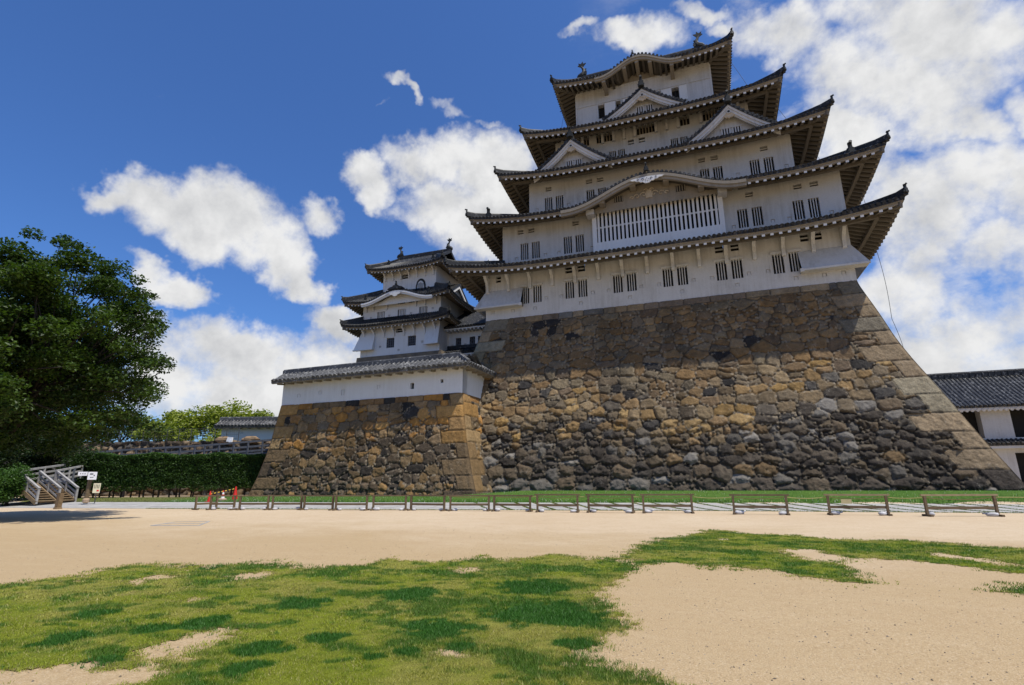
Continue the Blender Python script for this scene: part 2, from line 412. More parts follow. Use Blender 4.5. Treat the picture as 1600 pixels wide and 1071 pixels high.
def stone_face(PL, PR, H, z0, res, seed, zone, size=1.0, corner=(True, True), depth=(.09, .20), zsplit=5.5, cap=True, phase=0):
    """PL/PR: z -> corner point arrays (n,3). Returns verts, faces, colours of one face (outward normal = right-hand of L->R)"""
    rg = np.random.RandomState(seed)
    nz = int((H-z0)/res)+1; zz = np.linspace(z0, H, nz)
    L = PL(zz); R = PR(zz); Wd = np.linalg.norm((R-L)[:, :2], axis=1); Wm = Wd.max()
    ns = int(Wm/res)+1; s = np.linspace(0, 1, ns)
    base = L[None]*(1-s)[:, None, None] + R[None]*s[:, None, None]          # (ns,nz,3)
    U = (s[:, None]-.5)*Wd[None]; Z = np.broadcast_to(zz[None], U.shape)
    # seeds in rough courses
    sd = []; z = z0-.3
    while z < H+.4:
        lowf = 1.0 if z > zsplit else .92
        h = size*rg.uniform(.48, 1.02)*lowf; u = -Wm/2-rg.uniform(0, 1)
        while u < Wm/2+1:
            w = h*rg.uniform(.75, 2.3); 
            if rg.rand() < .20: 
                sd.append((u+w/2, z+h*.28, .0)); sd.append((u+w/2+rg.uniform(-.2, .2), z+h*.78, .0))
            else: sd.append((u+w/2+rg.uniform(-.12, .12), z+h/2+rg.uniform(-.2, .2)*h, rg.uniform(-.03, .10)*size))
            u += w
        z += h
    sd = np.array(sd); ncell = len(sd)
    wu = U + .22*(fbm(U*1.5, Z*1.5, seed+1, 3)-.5); wz = Z + .22*(fbm(U*1.5+9, Z*1.5, seed+2, 3)-.5)
    ID = np.zeros(U.shape, int); E = np.zeros(U.shape); 
    for j0 in range(0, nz, 8):
        js = slice(j0, min(j0+8, nz)); zc = zz[js]
        kk = np.where((sd[:, 1] > zc[0]-2) & (sd[:, 1] < zc[-1]+2))[0]
        q = sd[kk]
        for i0 in range(0, ns, 64):
            isl = slice(i0, min(i0+64, ns)); uu = wu[isl, js]; vv = wz[isl, js]
            k2 = np.where((q[:, 0] > uu.min()-2.5) & (q[:, 0] < uu.max()+2.5))[0]; qq = q[k2]
            d = (np.abs(uu[..., None]-qq[:, 0])**2.5 + np.abs((vv[..., None]-qq[:, 1])*1.3)**2.5)**(1/2.5) - qq[:, 2]
            o = np.argpartition(d, 1, axis=-1)[..., :2]; d2 = np.take_along_axis(d, o, -1)
            sw = d2[..., 0] > d2[..., 1]; a = np.where(sw, o[..., 1], o[..., 0])
            ID[isl, js] = kk[k2[a]]; E[isl, js] = np.abs(d2[..., 0]-d2[..., 1])*.5
    low = sstep(zsplit+.8, zsplit-.8, Z + 1.6*(fbm(U*.25, Z*.3, seed+5, 3)-.5)*2)
    # big squared quoins, long and short in turn, and a levelling course under the top
    extra = []; cid = ncell; blk = np.zeros(U.shape, bool)
    tops = [];  zc = z0
    while zc < H-.1:
        h = rg.uniform(.8, 1.15); 
        if H-zc-h < .5: h = H-zc
        tops.append((zc, zc+h)); zc += h
    for side in (0, 1):
        if not corner[side]: continue
        du = (U + Wd[None]/2) if side == 0 else (Wd[None]/2 - U)
        for ci, (a, b) in enumerate(tops):
            ln = (rg.uniform(1.9, 2.6) if (ci+side+phase) % 2 else rg.uniform(.9, 1.4))
            wob = .07*(fbm(U*1.2, Z*1.2, seed+31, 2)-.5)
            mk = (Z+wob >= a) & (Z+wob < b) & (du < ln+wob)
            e = np.minimum(np.minimum(Z+wob-a, b-Z-wob), np.where(ln-du < .5, ln-du, 9))
            ID[mk] = cid; E[mk] = e[mk]; blk |= mk; cid += 1; extra.append(1)
    if cap:
        hc = .55*size; wob = .10*(fbm(U*1.1, Z*0+3, seed+41, 2)-.5); u = -Wm/2-.3; topm = (Z > H-hc+wob) & ~blk
        while u < Wm/2:
            w = rg.uniform(.9, 2.1)*size
            mk = topm & (U >= u) & (U < u+w)
            e = np.minimum(np.minimum(U-u, u+w-U), Z-(H-hc+wob))
            ID[mk] = cid; E[mk] = e[mk]; cid += 1; extra.append(2); u += w
            blk |= mk
    E = np.clip(E, 0, None)
    n = cid
    tint = rg.rand(n); zi = np.zeros(n); cnt = np.bincount(ID.ravel(), minlength=n).clip(1)
    zi = np.bincount(ID.ravel(), Z.ravel(), n)/cnt; ui = np.bincount(ID.ravel(), U.ravel(), n)/cnt
    area = cnt*res*res
    colr = zone(ui, zi, rg, n, np.concatenate([np.zeros(ncell, int), np.array(extra, int)]) if extra else np.zeros(n, int))
    colr = colr*(1+rg.uniform(-.18, .22, n))[:, None]
    off = rg.uniform(-.05, .05, n); tu = rg.uniform(-.10, .10, n); tz = rg.uniform(-.12, .10, n)
    wj = np.where(blk, .10, .15+.13*low)
    shp = sstep(0, 1, np.clip(E/wj, 0, 1))**.75
    dp = depth[0]*(1-low)+depth[1]*low; dp = np.where(blk, .07, dp)
    h = dp*shp + np.where(blk, off[ID]*.35, off[ID]*(1+.8*low)) + np.where(blk, 0, tu[ID]*(U-ui[ID]) + tz[ID]*(Z-zi[ID]))*shp
    rid = 1-2*np.abs(fbm(U*2.4, Z*2.6, seed+17, 4)-.5); h += (.06+.10*low)*(rid-.75)*np.where(blk, .4, 1)
    h += (.06+.06*low)*(fbm(U*3.6, Z*3.6, seed+7, 4)-.5) + .03*(fbm(U*9, Z*9, seed+8, 2)-.5)
    # little wedging stones in the wider joints
    jt = (E < .075 + .05*fbm(U*1.7, Z*1.7, seed+9, 2)) & ~blk
    cs = .24*size; gi = np.floor(U/cs); gj = np.floor(Z/cs); best = np.full(U.shape, 9.); bid = np.zeros(U.shape); 
    for a in (-1, 0, 1):
        for b in (-1, 0, 1):
            pu = (gi+a+.15+.7*_hash(gi+a, gj+b, seed+3))*cs; pz = (gj+b+.15+.7*_hash(gi+a, gj+b, seed+4))*cs
            dd = np.hypot(U-pu, Z-pz); t = dd < best; best = np.where(t, dd, best); bid = np.where(t, _hash(gi+a, gj+b, seed+6), bid)
    chip = jt & (best < .10*size) & (bid > .5)
    h = np.where(chip, np.maximum(h, dp*.55 + .05 - best*.5), h)
    cc = colr[ID]
    gap = np.clip(1-E/.05, 0, 1)[..., None]*.75                          # earth packed into the joints
    cc = cc*(1-gap) + np.array((.035, .028, .02))*gap
    tanl = np.array((.34, .27, .18))*(1-.45*low[..., None])
    cc = np.where(chip[..., None], tanl*(.35+.5*bid[..., None]), cc)
    # water stains running down, dark crust in the lower zone, pale lichen faces
    st = fbm(U*.9, Z*.12, seed+21, 3); cc = cc*(1-.22*sstep(.55, .75, st))[..., None]
    d = (R-L)/Wd[:, None]; nrm = np.stack([d[:, 1], -d[:, 0], np.zeros(nz)], 1)
    fade = sstep(0, .25, U+Wd[None]/2) * sstep(0, .25, Wd[None]/2-U)
    V = base + nrm[None]*(h*fade - .02)[..., None]
    return V.reshape(-1, 3), grid_faces(ns, nz), np.clip(cc, .004, 1).reshape(-1, 3)

def pick(pal, rg, n): return pal[rg.randint(0, len(pal), n)]
def zone_keep(u, z, rg, n, ex):
    c = pick(PAL_BROWN, rg, n).copy(); e = rg.normal(0, .7, n)
    wav = .9*np.sin(u*.35+1) - .055*u
    t = (z+e+wav < 7.2); c[t] = pick(PAL_TAN, rg, n)[t]
    g = (z+e+wav < 4.6); c[g] = pick(PAL_GREY, rg, n)[g]
    q = ex == 1; pq = np.array([(.27, .20, .12), (.30, .22, .13), (.31, .26, .17), (.22, .165, .09), (.20, .17, .12)])
    c[q] = pick(pq, rg, n)[q]; lo = q & (z < 1.4); c[lo] = pick(PAL_GREY, rg, n)[lo]
    k = ex == 2; c[k] = pick(np.array([(.26, .19, .11), (.22, .17, .12), (.29, .23, .15), (.17, .16, .14)]), rg, n)[k]
    return c
def zone_turret(u, z, rg, n, ex):
    c = pick(PAL_ORANGE, rg, n).copy(); e = rg.normal(0, .5, n)
    t = (z+e < 4.4); c[t] = pick(PAL_DARK, rg, n)[t]
    q = ex == 1; c[q] = pick(np.array([(.42, .235, .075), (.36, .215, .085), (.38, .25, .115)]), rg, n)[q]
    lo = q & (z < 4); c[lo] = pick(np.array([(.24, .15, .065), (.18, .12, .06), (.13, .092, .055)]), rg, n)[lo]
    return c

ZT = np.array([-.3, 0, 1.3, 2.27, 3.37, 4.63, 5.98, 7.13, 8.3, 9.89, 11.96, 14.41])
OT = np.array([5.1, 4.95, 4.43, 4.06, 3.61, 3.15, 2.67, 2.23, 1.77, 1.22, .68, 0])
def okeep(z):
    return sum(np.interp(z+dz, ZT, OT) for dz in (-.5, -.25, 0, .25, .5))/5 if True else 0
KX0, KX1, KH, KD = -13.85, 13.15, 14.41, 20.0
def _okeep(z): return okeep(z) - okeep(np.array([KH]))*sstep(11, KH, z)
def kc(sx, sy):
    def f(z):
        o = _okeep(z); x = KX0-o if sx < 0 else KX1+o; y = -o if sy < 0 else KD+o
        return np.stack([x, y, z], 1)
    return f
def join_np(parts):
    V = []; F = []; Cc = []; b = 0
    for v, f, c in parts: V.append(v); F.append(f+b); Cc.append(c); b += len(v)
    return np.concatenate(V), np.concatenate(F), np.concatenate(Cc)
def build_keep_base():
    ps = [stone_face(kc(-1, -1), kc(1, -1), KH, -.2, .052, 11, zone_keep, .92),
          stone_face(kc(1, -1), kc(1, 1), KH, -.2, .14, 12, zone_keep, .92, phase=1),
          stone_face(kc(-1, 1), kc(-1, -1), KH, -.2, .14, 13, zone_keep, .92, phase=1),
          stone_face(kc(1, 1), kc(-1, 1), KH, -.2, .3, 14, zone_keep, .92)]
    top = np.array([kc(sx, sy)(np.array([KH]))[0] for sx, sy in ((-1, -1), (1, -1), (1, 1), (-1, 1))])-[0, 0, .02]
    ps.append((top, np.array([[0, 1, 2, 3]]), np.tile([.1, .08, .06], (4, 1))))
    V, F, cc = join_np(ps)
    o = mesh_np('stone_rampart', V, F, 'stone', loc=(0, 8, 0), col=cc)
    tag(o, 'tall flared rampart of rough brown and grey stones carrying the large white keep', 'stone wall')
build_keep_base()

TH = 7.6
def otur(z): return np.interp(z, [-.2, .58, 1.96, 4.09, 7.6], [2.35, 2.07, 1.46, .74, 0.])
def tc_(which):
    def f(z):
        o = otur(z); l = o*.58
        if which == 'fr': return np.stack([-13.5+o, -5.2-o, z], 1)
        if which == 'br': return np.stack([-13.5+o, 1.0+0*o, z], 1)
        if which == 'fl': return np.stack([-30.2-l, -4.6-l, z], 1)
        return np.stack([-30.2-l, 9+0*o, z], 1)
    return f
def build_turret_base():
    ps = [stone_face(tc_('fl'), tc_('fr'), TH, -.1, .05, 21, zone_turret, .84, zsplit=1.2, depth=(.09, .15), cap=True),
          stone_face(tc_('fr'), tc_('br'), TH, -.1, .06, 22, zone_turret, .84, zsplit=1.2, phase=1, depth=(.09, .15), corner=(True, False)),
          stone_face(tc_('bl'), tc_('fl'), TH, -.1, .12, 23, zone_turret, .84, zsplit=1.2, phase=1, corner=(False, True))]
    top = np.array([tc_(k)(np.array([TH]))[0] for k in ('fl', 'fr', 'br', 'bl')])-[0, 0, .02]
    ps.append((top, np.array([[0, 1, 2, 3]]), np.tile([.1, .08, .06], (4, 1))))
    V, F, cc = join_np(ps)
    o = mesh_np('stone_rampart', V, F, 'stone', loc=(-22, -3, 0), col=cc)
    tag(o, 'lower orange brown stone rampart with sharp corner, under the long low white wall', 'stone wall')
build_turret_base()

# ------------------------------------------------------------------ ground
def Hg_old(x, y):
    """height of the ground"""
    x = np.asarray(x, float); y = np.asarray(y, float)
    yb = path_lo(x)+2.5
    yf = np.interp(x, [-60, -36, -31.5, -11.4, -8.5, 30], [-9, -7.5, -5.9, -7.3, -4.9, -4.9])
    am = np.interp(x, [-60, -36, -31.5, -13, -10, 30], [.28, .34, .45, .52, .74, .74])
    return am*sstep(0, 1, (y-yb)/np.maximum(yf-yb, .5))
PATHW = 3.7
def Hg(x, y):
    """height of the ground: gently tilted path, then a grass bank up to the stones"""
    x = np.asarray(x, float); y = np.asarray(y, float)
    yl = path_lo(x); yb = yl+PATHW
    yf = np.interp(x, [-60, -36, -31.5, -11.4, -8.5, 30], [-9, -7.5, -5.9, -7.3, -4.9, -4.9]); yf = np.maximum(yf, yb+.6)
    am = np.interp(x, [-60, -36, -31.5, -13, -9, 30], [.28, .34, .45, .52, .76, .76]); pw = np.interp(x, [-60, -30, 30], [.16, .22, .2])
    t1 = np.clip((y-yl)/PATHW, 0, 1); t2 = np.clip((y-yb)/(yf-yb), 0, 1)
    return pw*t1*t1*(2-t1) + (am-pw)*(1.35*t2-.35*t2*t2)
def path_lo(x): return np.interp(x, [-70, -33.6, -14.5, 2.2, 16, 60], [-19, -15.5, -13.0, -10.6, -9.5, -6.5])
def ground_mat():
    mt, k, bs, pos = new_mat('packed sandy gravel')
    a = k.noise(pos, .12, 4, .6); b = k.noise(pos, 1.3, 5, .65); c = k.noise(pos, 55., 3, .7); d = k.noise(pos, 9., 5, .7)
    e = k.noise(scaled(k, pos, (.5, 2.2, 1)), 1.1, 4, .6)
    col = k.mix(k.mr(a, .35, .65), (.53, .405, .265), (.58, .46, .315))
    sy = k.new('ShaderNodeSeparateXYZ'); k.l.new(pos, sy.inputs[0]); yy = k.m('ADD', sy.outputs[1], k.m('MULTIPLY', k.m('SUBTRACT', k.noise(pos, .16, 5, .65), .5), 22.))
    col = k.mix(k.m('MULTIPLY', k.mr(yy, -29, -19, 1, 0, True), .8), col, (.40, .28, .14))   # browner towards the near lawn side, paler gravel on the plaza
    col = k.mix(k.m('MULTIPLY', k.mr(b, .45, .75), .28), col, (.38, .255, .13))
    col = k.mix(k.m('MULTIPLY', k.mr(e, .5, .75), .15), col, (.60, .47, .30))
    col = k.mix(k.m('MULTIPLY', k.mr(d, .50, .72), .45), col, (.33, .215, .11))
    col = k.mix(k.m('MULTIPLY', k.mr(c, .54, .68), .65), col, (.24, .17, .10))
    col = k.mix(k.m('MULTIPLY', k.mr(c, .45, .30), .55), col, (.66, .55, .41))
    k.l.new(col, bs.inputs['Base Color']); bs.inputs['Roughness'].default_value = .95; bs.inputs['Specular IOR Level'].default_value = .12
    bump(k, bs, k.m('ADD', k.m('MULTIPLY', b, 1.3), k.m('ADD', c, k.m('MULTIPLY', d, 1.2))), .55, .03)
    return mt
def turf_mat():
    mt, k, bs, pos = new_mat('short turf')
    at = k.new('ShaderNodeAttribute', attribute_name='Col'); c = k.noise(pos, 60, 4, .7); d = k.noise(pos, 9, 4, .65)
    v = k.m('ADD', c, k.m('MULTIPLY', d, .8)); v = k.mr(v, .55, 1.2, .55, 1.4)
    cv = k.new('ShaderNodeCombineColor'); [k.put(cv.inputs[i], v) for i in range(3)]
    k.l.new(k.mix(1., at.outputs['Color'], cv.outputs[0], 'MULTIPLY'), bs.inputs['Base Color'])
    bs.inputs['Roughness'].default_value = .9; bs.inputs['Specular IOR Level'].default_value = .15
    bump(k, bs, k.m('ADD', c, d), .9, .05); return mt
def slab_mat():
    mt, k, bs, pos = new_mat('pale paving stone')
    a = k.noise(pos, 2.1, 4, .6); b = k.noise(pos, 24, 4, .6)
    col = k.mix(k.mr(a, .35, .7), (.40, .385, .36), (.31, .295, .27)); col = k.mix(k.m('MULTIPLY', k.mr(b, .5, .7), .4), col, (.28, .27, .25))
    k.l.new(col, bs.inputs['Base Color']); bs.inputs['Roughness'].default_value = .85; bump(k, bs, b, .3, .01); return mt
M['ground'] = ground_mat(); M['turf'] = turf_mat(); M['slab'] = slab_mat()

def build_ground():
    xs = np.unique(np.concatenate([np.linspace(-1600, -90, 12), np.arange(-90, -30, 1.5), np.arange(-30, 30, .5), np.arange(30, 90, 3), np.linspace(90, 1600, 12)]))
    ys = np.unique(np.concatenate([np.linspace(-400, -60, 6), np.arange(-60, -40, 2), np.arange(-40, 2, .4), np.arange(2, 60, 3), np.linspace(60, 2500, 16)]))
    X, Y = np.meshgrid(xs, ys, indexing='ij'); Z = Hg(X, Y)
    Z += .035*(fbm(X*.35, Y*.35, 5, 3)-.5)*sstep(-6, -16, Y)
    o = mesh_np('ground', np.stack([X, Y, Z], -1).reshape(-1, 3), grid_faces(len(xs), len(ys)), 'ground')
    tag(o, 'sandy gravel courtyard ground in front of the castle', 'ground', kind='structure')
build_ground()
def gh(x, y): return float(Hg(np.array([x]), np.array([y]))[0])

def build_path():
    # paved strip: rows of pale slabs with grassy joints
    mb = MB(); q = random.Random(3); x = -60.
    while x < 40:
        w = q.uniform(.95, 1.3); sk = -.62 if x > -9 else -.1; g_ = .11 if x > -9 else .02
        for r0, r1 in ((.04, 1.2), (1.25, 2.4), (2.45, 3.64)):
            j = q.uniform(-.03, .03)
            a, b = x+g_+j, x+w-g_+j
            P = []
            for (xx, rr) in ((a, r0), (b, r0), (b, r1), (a, r1)):
                x2 = xx+sk*rr; y2 = float(path_lo(np.array([x2]))[0])+rr; P.append((x2, y2, gh(x2, y2)))
            t = q.uniform(.018, .03)
            mb.hexa([(px, py, pz-.05) for px, py, pz in P]+[(px, py, pz+t) for px, py, pz in P])
        x += w
    o = part('path', mb, 'slab'); tag(o, 'pale stone paved path with grassy joints along the foot of the ramparts', 'path', kind='structure')
build_path()

MAIN = [(-9.07, -33.85), (-8.72, -33.52), (-8.57, -33.05), (-8.49, -32.7), (-8.59, -31.61), (-8.32, -31.01), (-7.59, -30.88), (-6.71, -31.21), (-6.82, -30.65), (-5.93, -30.21), (-4.96, -30.6), (-4.19, -30.04), (-4.03, -28.88), (-2.71, -29.08), (-2.23, -28.15), (-1.28, -28.37), (-0.81, -27.53), (0.07, -27.69), (0.8, -27.67), (1.27, -29.04), (1.27, -30.04), (0.91, -31.8), (1.44, -32.28), (1.65, -33.26), (1.41, -33.58), (1.56, -33.93), (1.49, -34.3), (1.82, -34.44), (2.14, -34.71), (2.29, -35.11), (1.15, -35.99), (-1.98, -37.04), (-6, -37.5), (-11, -36)]
UR = [(0.44, -25.48), (1.38, -23.39), (1.84, -21.55), (2.4, -20.76), (3.97, -21.78), (5.92, -22.48), (7.18, -22.6), (8.15, -22.9), (8.25, -23.66), (9.4, -23.46), (12.18, -23.7), (11.02, -27.97), (7.24, -27.91), (6.85, -27.57), (6.16, -26.8), (5.23, -26.73), (4.84, -27.51), (5.03, -29.39), (4.52, -29.76), (4.07, -29.47), (3.54, -29.35), (3.21, -28.67), (2.8, -28.58), (2.25, -28.74), (1.68, -28.46), (1.12, -28.78), (0.59, -28.45)]
FR = [(5.67, -29.55), (6.89, -28.71), (7.7, -28.46), (10, -28.2), (9.5, -30.2), (6.94, -29.99), (6.37, -29.92), (5.91, -29.8)]
BARE = [[(-2.86, -35.58), (-3.02, -35.06), (-2.85, -34.49), (-2.48, -34.79), (-2.38, -35.3), (-2.55, -35.62)],
        [(-3.76, -36.47), (-3.49, -36.25), (-3.17, -35.94), (-2.6, -35.85), (-2.25, -35.94), (-2.27, -36.21), (-2.95, -36.53), (-3.24, -36.63)],
        [(3.7, -25.32), (4.46, -25.11), (5.1, -26.02), (4.57, -27.27), (3.93, -27.12)],
        [(6.74, -24.91), (7.43, -25.53), (7.75, -26.72), (7.32, -26.85), (6.76, -25.92)],
        [(-6.87, -32.71), (-7.06, -31.99), (-6.55, -32.24), (-6.37, -32.91)],
        [(-5.54, -31.93), (-5.18, -31.35), (-4.6, -31.9), (-5.08, -32.17)]]
CLUMP = [(-1.79, -35.06, .30), (-1.52, -35.45, .22), (-.64, -34.89, .13), (-.37, -34.64, .17), (.04, -34.37, .2), (-1.44, -34.51, .2), (-2.83, -33.26, .4), (-1.74, -32.28, .5), (-.46, -33.81, .45), (.42, -32.78, .7), (1.08, -33.92, .25), (-4.96, -34.49, .25), (-4.11, -35.37, .3), (-3.54, -34.8, .25), (-3.23, -34.41, .35), (-2.93, -35.82, .2), (-6.62, -31.3, .3), (-.2, -31.2, .6), (.9, -32.9, .4)]
def sdpoly(px, py, poly):
    """signed distance, positive inside"""
    d = np.full(px.shape, 1e9); ins = np.zeros(px.shape, bool); n = len(poly)
    for i in range(n):
        ax, ay = poly[i]; bx, by = poly[(i+1) % n]
        ex, ey = bx-ax, by-ay; wx, wy = px-ax, py-ay
        t = np.clip((wx*ex+wy*ey)/(ex*ex+ey*ey+1e-12), 0, 1)
        d = np.minimum(d, (wx-ex*t)**2+(wy-ey*t)**2)
        c = ((ay <= py) & (by > py)) | ((by <= py) & (ay > py))
        xx = ax+(py-ay)/(ey if abs(ey) > 1e-12 else 1e-12)*ex
        ins ^= c & (px < xx)
    d = np.sqrt(d); return np.where(ins, d, -d)
def grass_field(X, Y):
    a = np.maximum(np.maximum(sdpoly(X, Y, MAIN), sdpoly(X, Y, UR)), sdpoly(X, Y, FR))
    b = np.full(X.shape, -9.)
    for i, q in enumerate(BARE): b = np.maximum(b, sdpoly(X, Y, q)-(.17 if i < 2 else .22))
    f = np.minimum(a, -b*1.2)
    dist = np.hypot(X-2.46, Y+39.66)
    n = fbm(X*1.7, Y*1.7, 91, 4)-.5; n2 = fbm(X*7, Y*7, 92, 3)-.5
    thin = fbm(X*.55+4, Y*.55, 93, 3)
    f = np.minimum(f, .6)
    n3 = fbm(X*18, Y*18, 95, 2)-.5
    return f + (.45+.03*dist)*n + .48*n2 + .40*n3 - .10 - .5*sstep(.60, .74, thin)
def grass_tone(X, Y):
    t = .65*fbm(X*1.0, Y*1.6, 71, 4)+.35*fbm(X*3.1, Y*4.2, 72, 3); c = np.zeros(X.shape)
    for cx, cy, r in CLUMP:
        dd = np.hypot(X-cx, Y-cy)/r + 1.3*(fbm(X*6, Y*6, 77, 4)-.5); c = np.maximum(c, 1-sstep(.8, 1.05, dd))
    fine = fbm(X*9, Y*9, 79, 3)-.5; t2 = fbm(X*2.2+30, Y*3.4, 76, 3)+.16*fine
    lush = np.maximum(np.maximum(np.maximum(.5*sstep(.43, .56, t+.25*fine), .85*sstep(.53, .61, t+.2*fine)), .8*sstep(.62, .70, t2+.1*fine)), c)
    g1 = np.array((.245, .275, .022)); g2 = np.array((.046, .130, .015)); dry = np.array((.42, .34, .10))
    dr = sstep(.42, .68, fbm(X*1.3+7, Y*1.3, 73, 4)+.25*(fbm(X*8, Y*8, 74, 2)-.5))*(1-lush)
    col = g1*(1-lush)[..., None] + g2*lush[..., None]
    return col*(1-.45*dr[..., None]) + dry*.45*dr[..., None], lush
def blades(P, hgt, wid, col, rg, lean=.5):
    """one bent blade (two triangles) per point"""
    n = len(P); a = rg.uniform(0, 2*np.pi, n); dx = np.cos(a)*wid/2; dy = np.sin(a)*wid/2
    b = rg.uniform(0, 2*np.pi, n); lx = np.cos(b)*hgt*lean*rg.rand(n); ly = np.sin(b)*hgt*lean*rg.rand(n)
    V = np.zeros((n, 3, 3)); V[:, 0] = P + np.stack([dx, dy, 0*dx], 1); V[:, 1] = P - np.stack([dx, dy, 0*dx], 1)
    V[:, 2] = P + np.stack([lx, ly, hgt], 1)
    F = np.arange(3*n).reshape(n, 3); cc = np.repeat(col*rg.uniform(.7, 1.35, n)[:, None], 3, 0)
    return V.reshape(-1, 3), F, cc
def gz0(X, Y): return Hg(X, Y) + .035*(fbm(X*.35, Y*.35, 5, 3)-.5)*sstep(-6, -16, Y)
def build_lawn():
    # turf cells
    st = .07; xs = np.arange(-12.5, 13, st); ys = np.arange(-38, -20, st)
    X, Y = np.meshgrid(xs, ys, indexing='ij'); f = grass_field(X, Y); tone, _ = grass_tone(X, Y)
    Z = gz0(X, Y)+.006+.03*np.clip(f, 0, .5)*vnoise(X*6, Y*6, 4)
    Z = np.where(f < .03, gz0(X, Y)-.01, Z)
    F = grid_faces(len(xs), len(ys)); keep = (f.ravel()[F] > 0.06).all(1); F = F[keep]
    used, inv = np.unique(F, return_inverse=True)
    V1 = np.stack([X, Y, Z], -1).reshape(-1, 3)[used]; F1 = inv.reshape(F.shape); so_ = sstep(.30, .05, f+.25*(vnoise(X*11, Y*11, 6)-.5))[..., None]*.7; tone = tone*(1-so_)+np.array((.36, .26, .13))*so_
    c1 = tone.reshape(-1, 3)[used]*.85
    o = mesh_np('lawn', V1, F1, 'turf', loc=(0, -30, 0), col=c1)
    tag(o, 'patchy mown lawn with dark green clumps on the sandy ground', 'lawn', kind='stuff')
    rg = np.random.RandomState(5); Vs = []; Fs = []; Cs = []; base = 0
    for d0, d1, dens, wsc in ((3.5, 6.5, 9000, 1.), (6.5, 10, 4200, 1.4), (10, 20, 1300, 2.2)):
        n = int(dens*2.5*(d1*d1-d0*d0)/2); r = np.sqrt(rg.uniform(d0*d0, d1*d1, n)); th = -.34+rg.uniform(-1.0, 1.0, n)
        x = 2.46+r*np.sin(th); y = -39.66+r*np.cos(th)
        ff = grass_field(x, y); k = ff > rg.uniform(-.10, .16, n); x, y, ff = x[k], y[k], ff[k]
        tone, lush = grass_tone(x, y)
        hg = (.016+.014*lush)*rg.uniform(.6, 1.5, len(x))*(1+.15*(wsc-1)); P = np.stack([x, y, gz0(x, y)+.008], 1)
        dryb = rg.rand(len(x)) < .22*(1-lush); tone = np.where(dryb[:, None], np.array((.34, .29, .11)), tone)
        v, f_, c = blades(P, hg, .006*wsc*rg.uniform(.7, 1.3, len(x)), tone*1.1, rg, 1.1)
        Vs.append(v); Fs.append(f_+base); Cs.append(c); base += len(v)
    o = mesh_np('grass', np.concatenate(Vs), np.concatenate(Fs), 'grassblade', loc=(0, -30, 0), col=np.concatenate(Cs), smooth=False)
    tag(o, 'short grass blades growing over the patchy lawn', 'grass', kind='stuff')
build_lawn()
def build_bank():
    # grassy bank between the path and the stones, greener and longer, dotted with clover flowers
    xs = np.arange(-46, 30, .25); t = np.linspace(0, 1, 46); X, T = np.meshgrid(xs, t, indexing='ij')
    Y = path_lo(X)+PATHW+.02 + T*np.interp(X, [-36, -31, -11, -8, 30], [4.2, 5.2, 5.2, 5.2, 4.5]); Z = Hg(X, Y)+.015+.06*sstep(0, .12, T)
    g = fbm(X*.9, Y*1.5, 61, 4)[..., None]; c = np.array((.05, .125, .018))*(1-g)+np.array((.10, .17, .03))*g
    lf = sstep(-31, -36, X)[..., None]; c = c*(1-lf)+np.array((.16, .17, .05))*lf
    o = mesh_np('grass_bank', np.stack([X, Y, Z], -1).reshape(-1, 3), grid_faces(len(xs), len(t)), 'turf', loc=(0, -7, 0), col=c.reshape(-1, 3))
    tag(o, 'green grass bank rising from the path to the stone ramparts', 'grass bank', kind='structure')
    rg = np.random.RandomState(8); n = 60000; x = rg.uniform(-45, 26, n); w = np.interp(x, [-36, -31, -11, -8, 30], [4, 4.6, 4.6, 4.6, 4]); y = path_lo(x)+PATHW-.03+w*rg.rand(n)**1.2
    col = np.array((.045, .125, .016))*rg.uniform(.7, 1.5, n)[:, None]; fl = rg.rand(n) < .06; col[fl] = (.55, .55, .45)
    lf = x < -33; col[lf] = np.array((.13, .15, .04)); hh = rg.uniform(.05, .13, n); hh[fl] = .14; ww = np.full(n, .035)
    # grass in the joints of the path on the right
    q = random.Random(3); J = []; xj = -60.
    while xj < 40:
        w = q.uniform(.95, 1.3); [q.random() for _ in range(6)]
        if xj > -9: J.append(xj)
        xj += w
    m_ = 22000; rr = rg.uniform(0, 3.66, m_); x2 = rg.choice(J, m_)-.62*rr+rg.normal(0, .06, m_); y2 = path_lo(x2)+rr
    m3 = 5000; x3 = rg.uniform(-30, 26, m3); y3 = path_lo(x3)-.04+rg.normal(0, .05, m3)
    x = np.concatenate([x, x2, x3]); y = np.concatenate([y, y2, y3]); e = m_+m3
    hh = np.concatenate([hh, rg.uniform(.03, .07, e)]); ww = np.concatenate([ww, np.full(e, .03)])
    col = np.concatenate([col, np.array((.10, .15, .02))*rg.uniform(.7, 1.3, e)[:, None]])
    v, f_, c = blades(np.stack([x, y, Hg(x, y)+.01], 1), hh, ww, col, rg, .7)
    o = mesh_np('grass', v, f_, 'grassblade', loc=(0, -7, 0), col=c, smooth=False)
    tag(o, 'longer grass with white clover flowers on the bank and in the path joints', 'grass', kind='stuff')
build_bank()
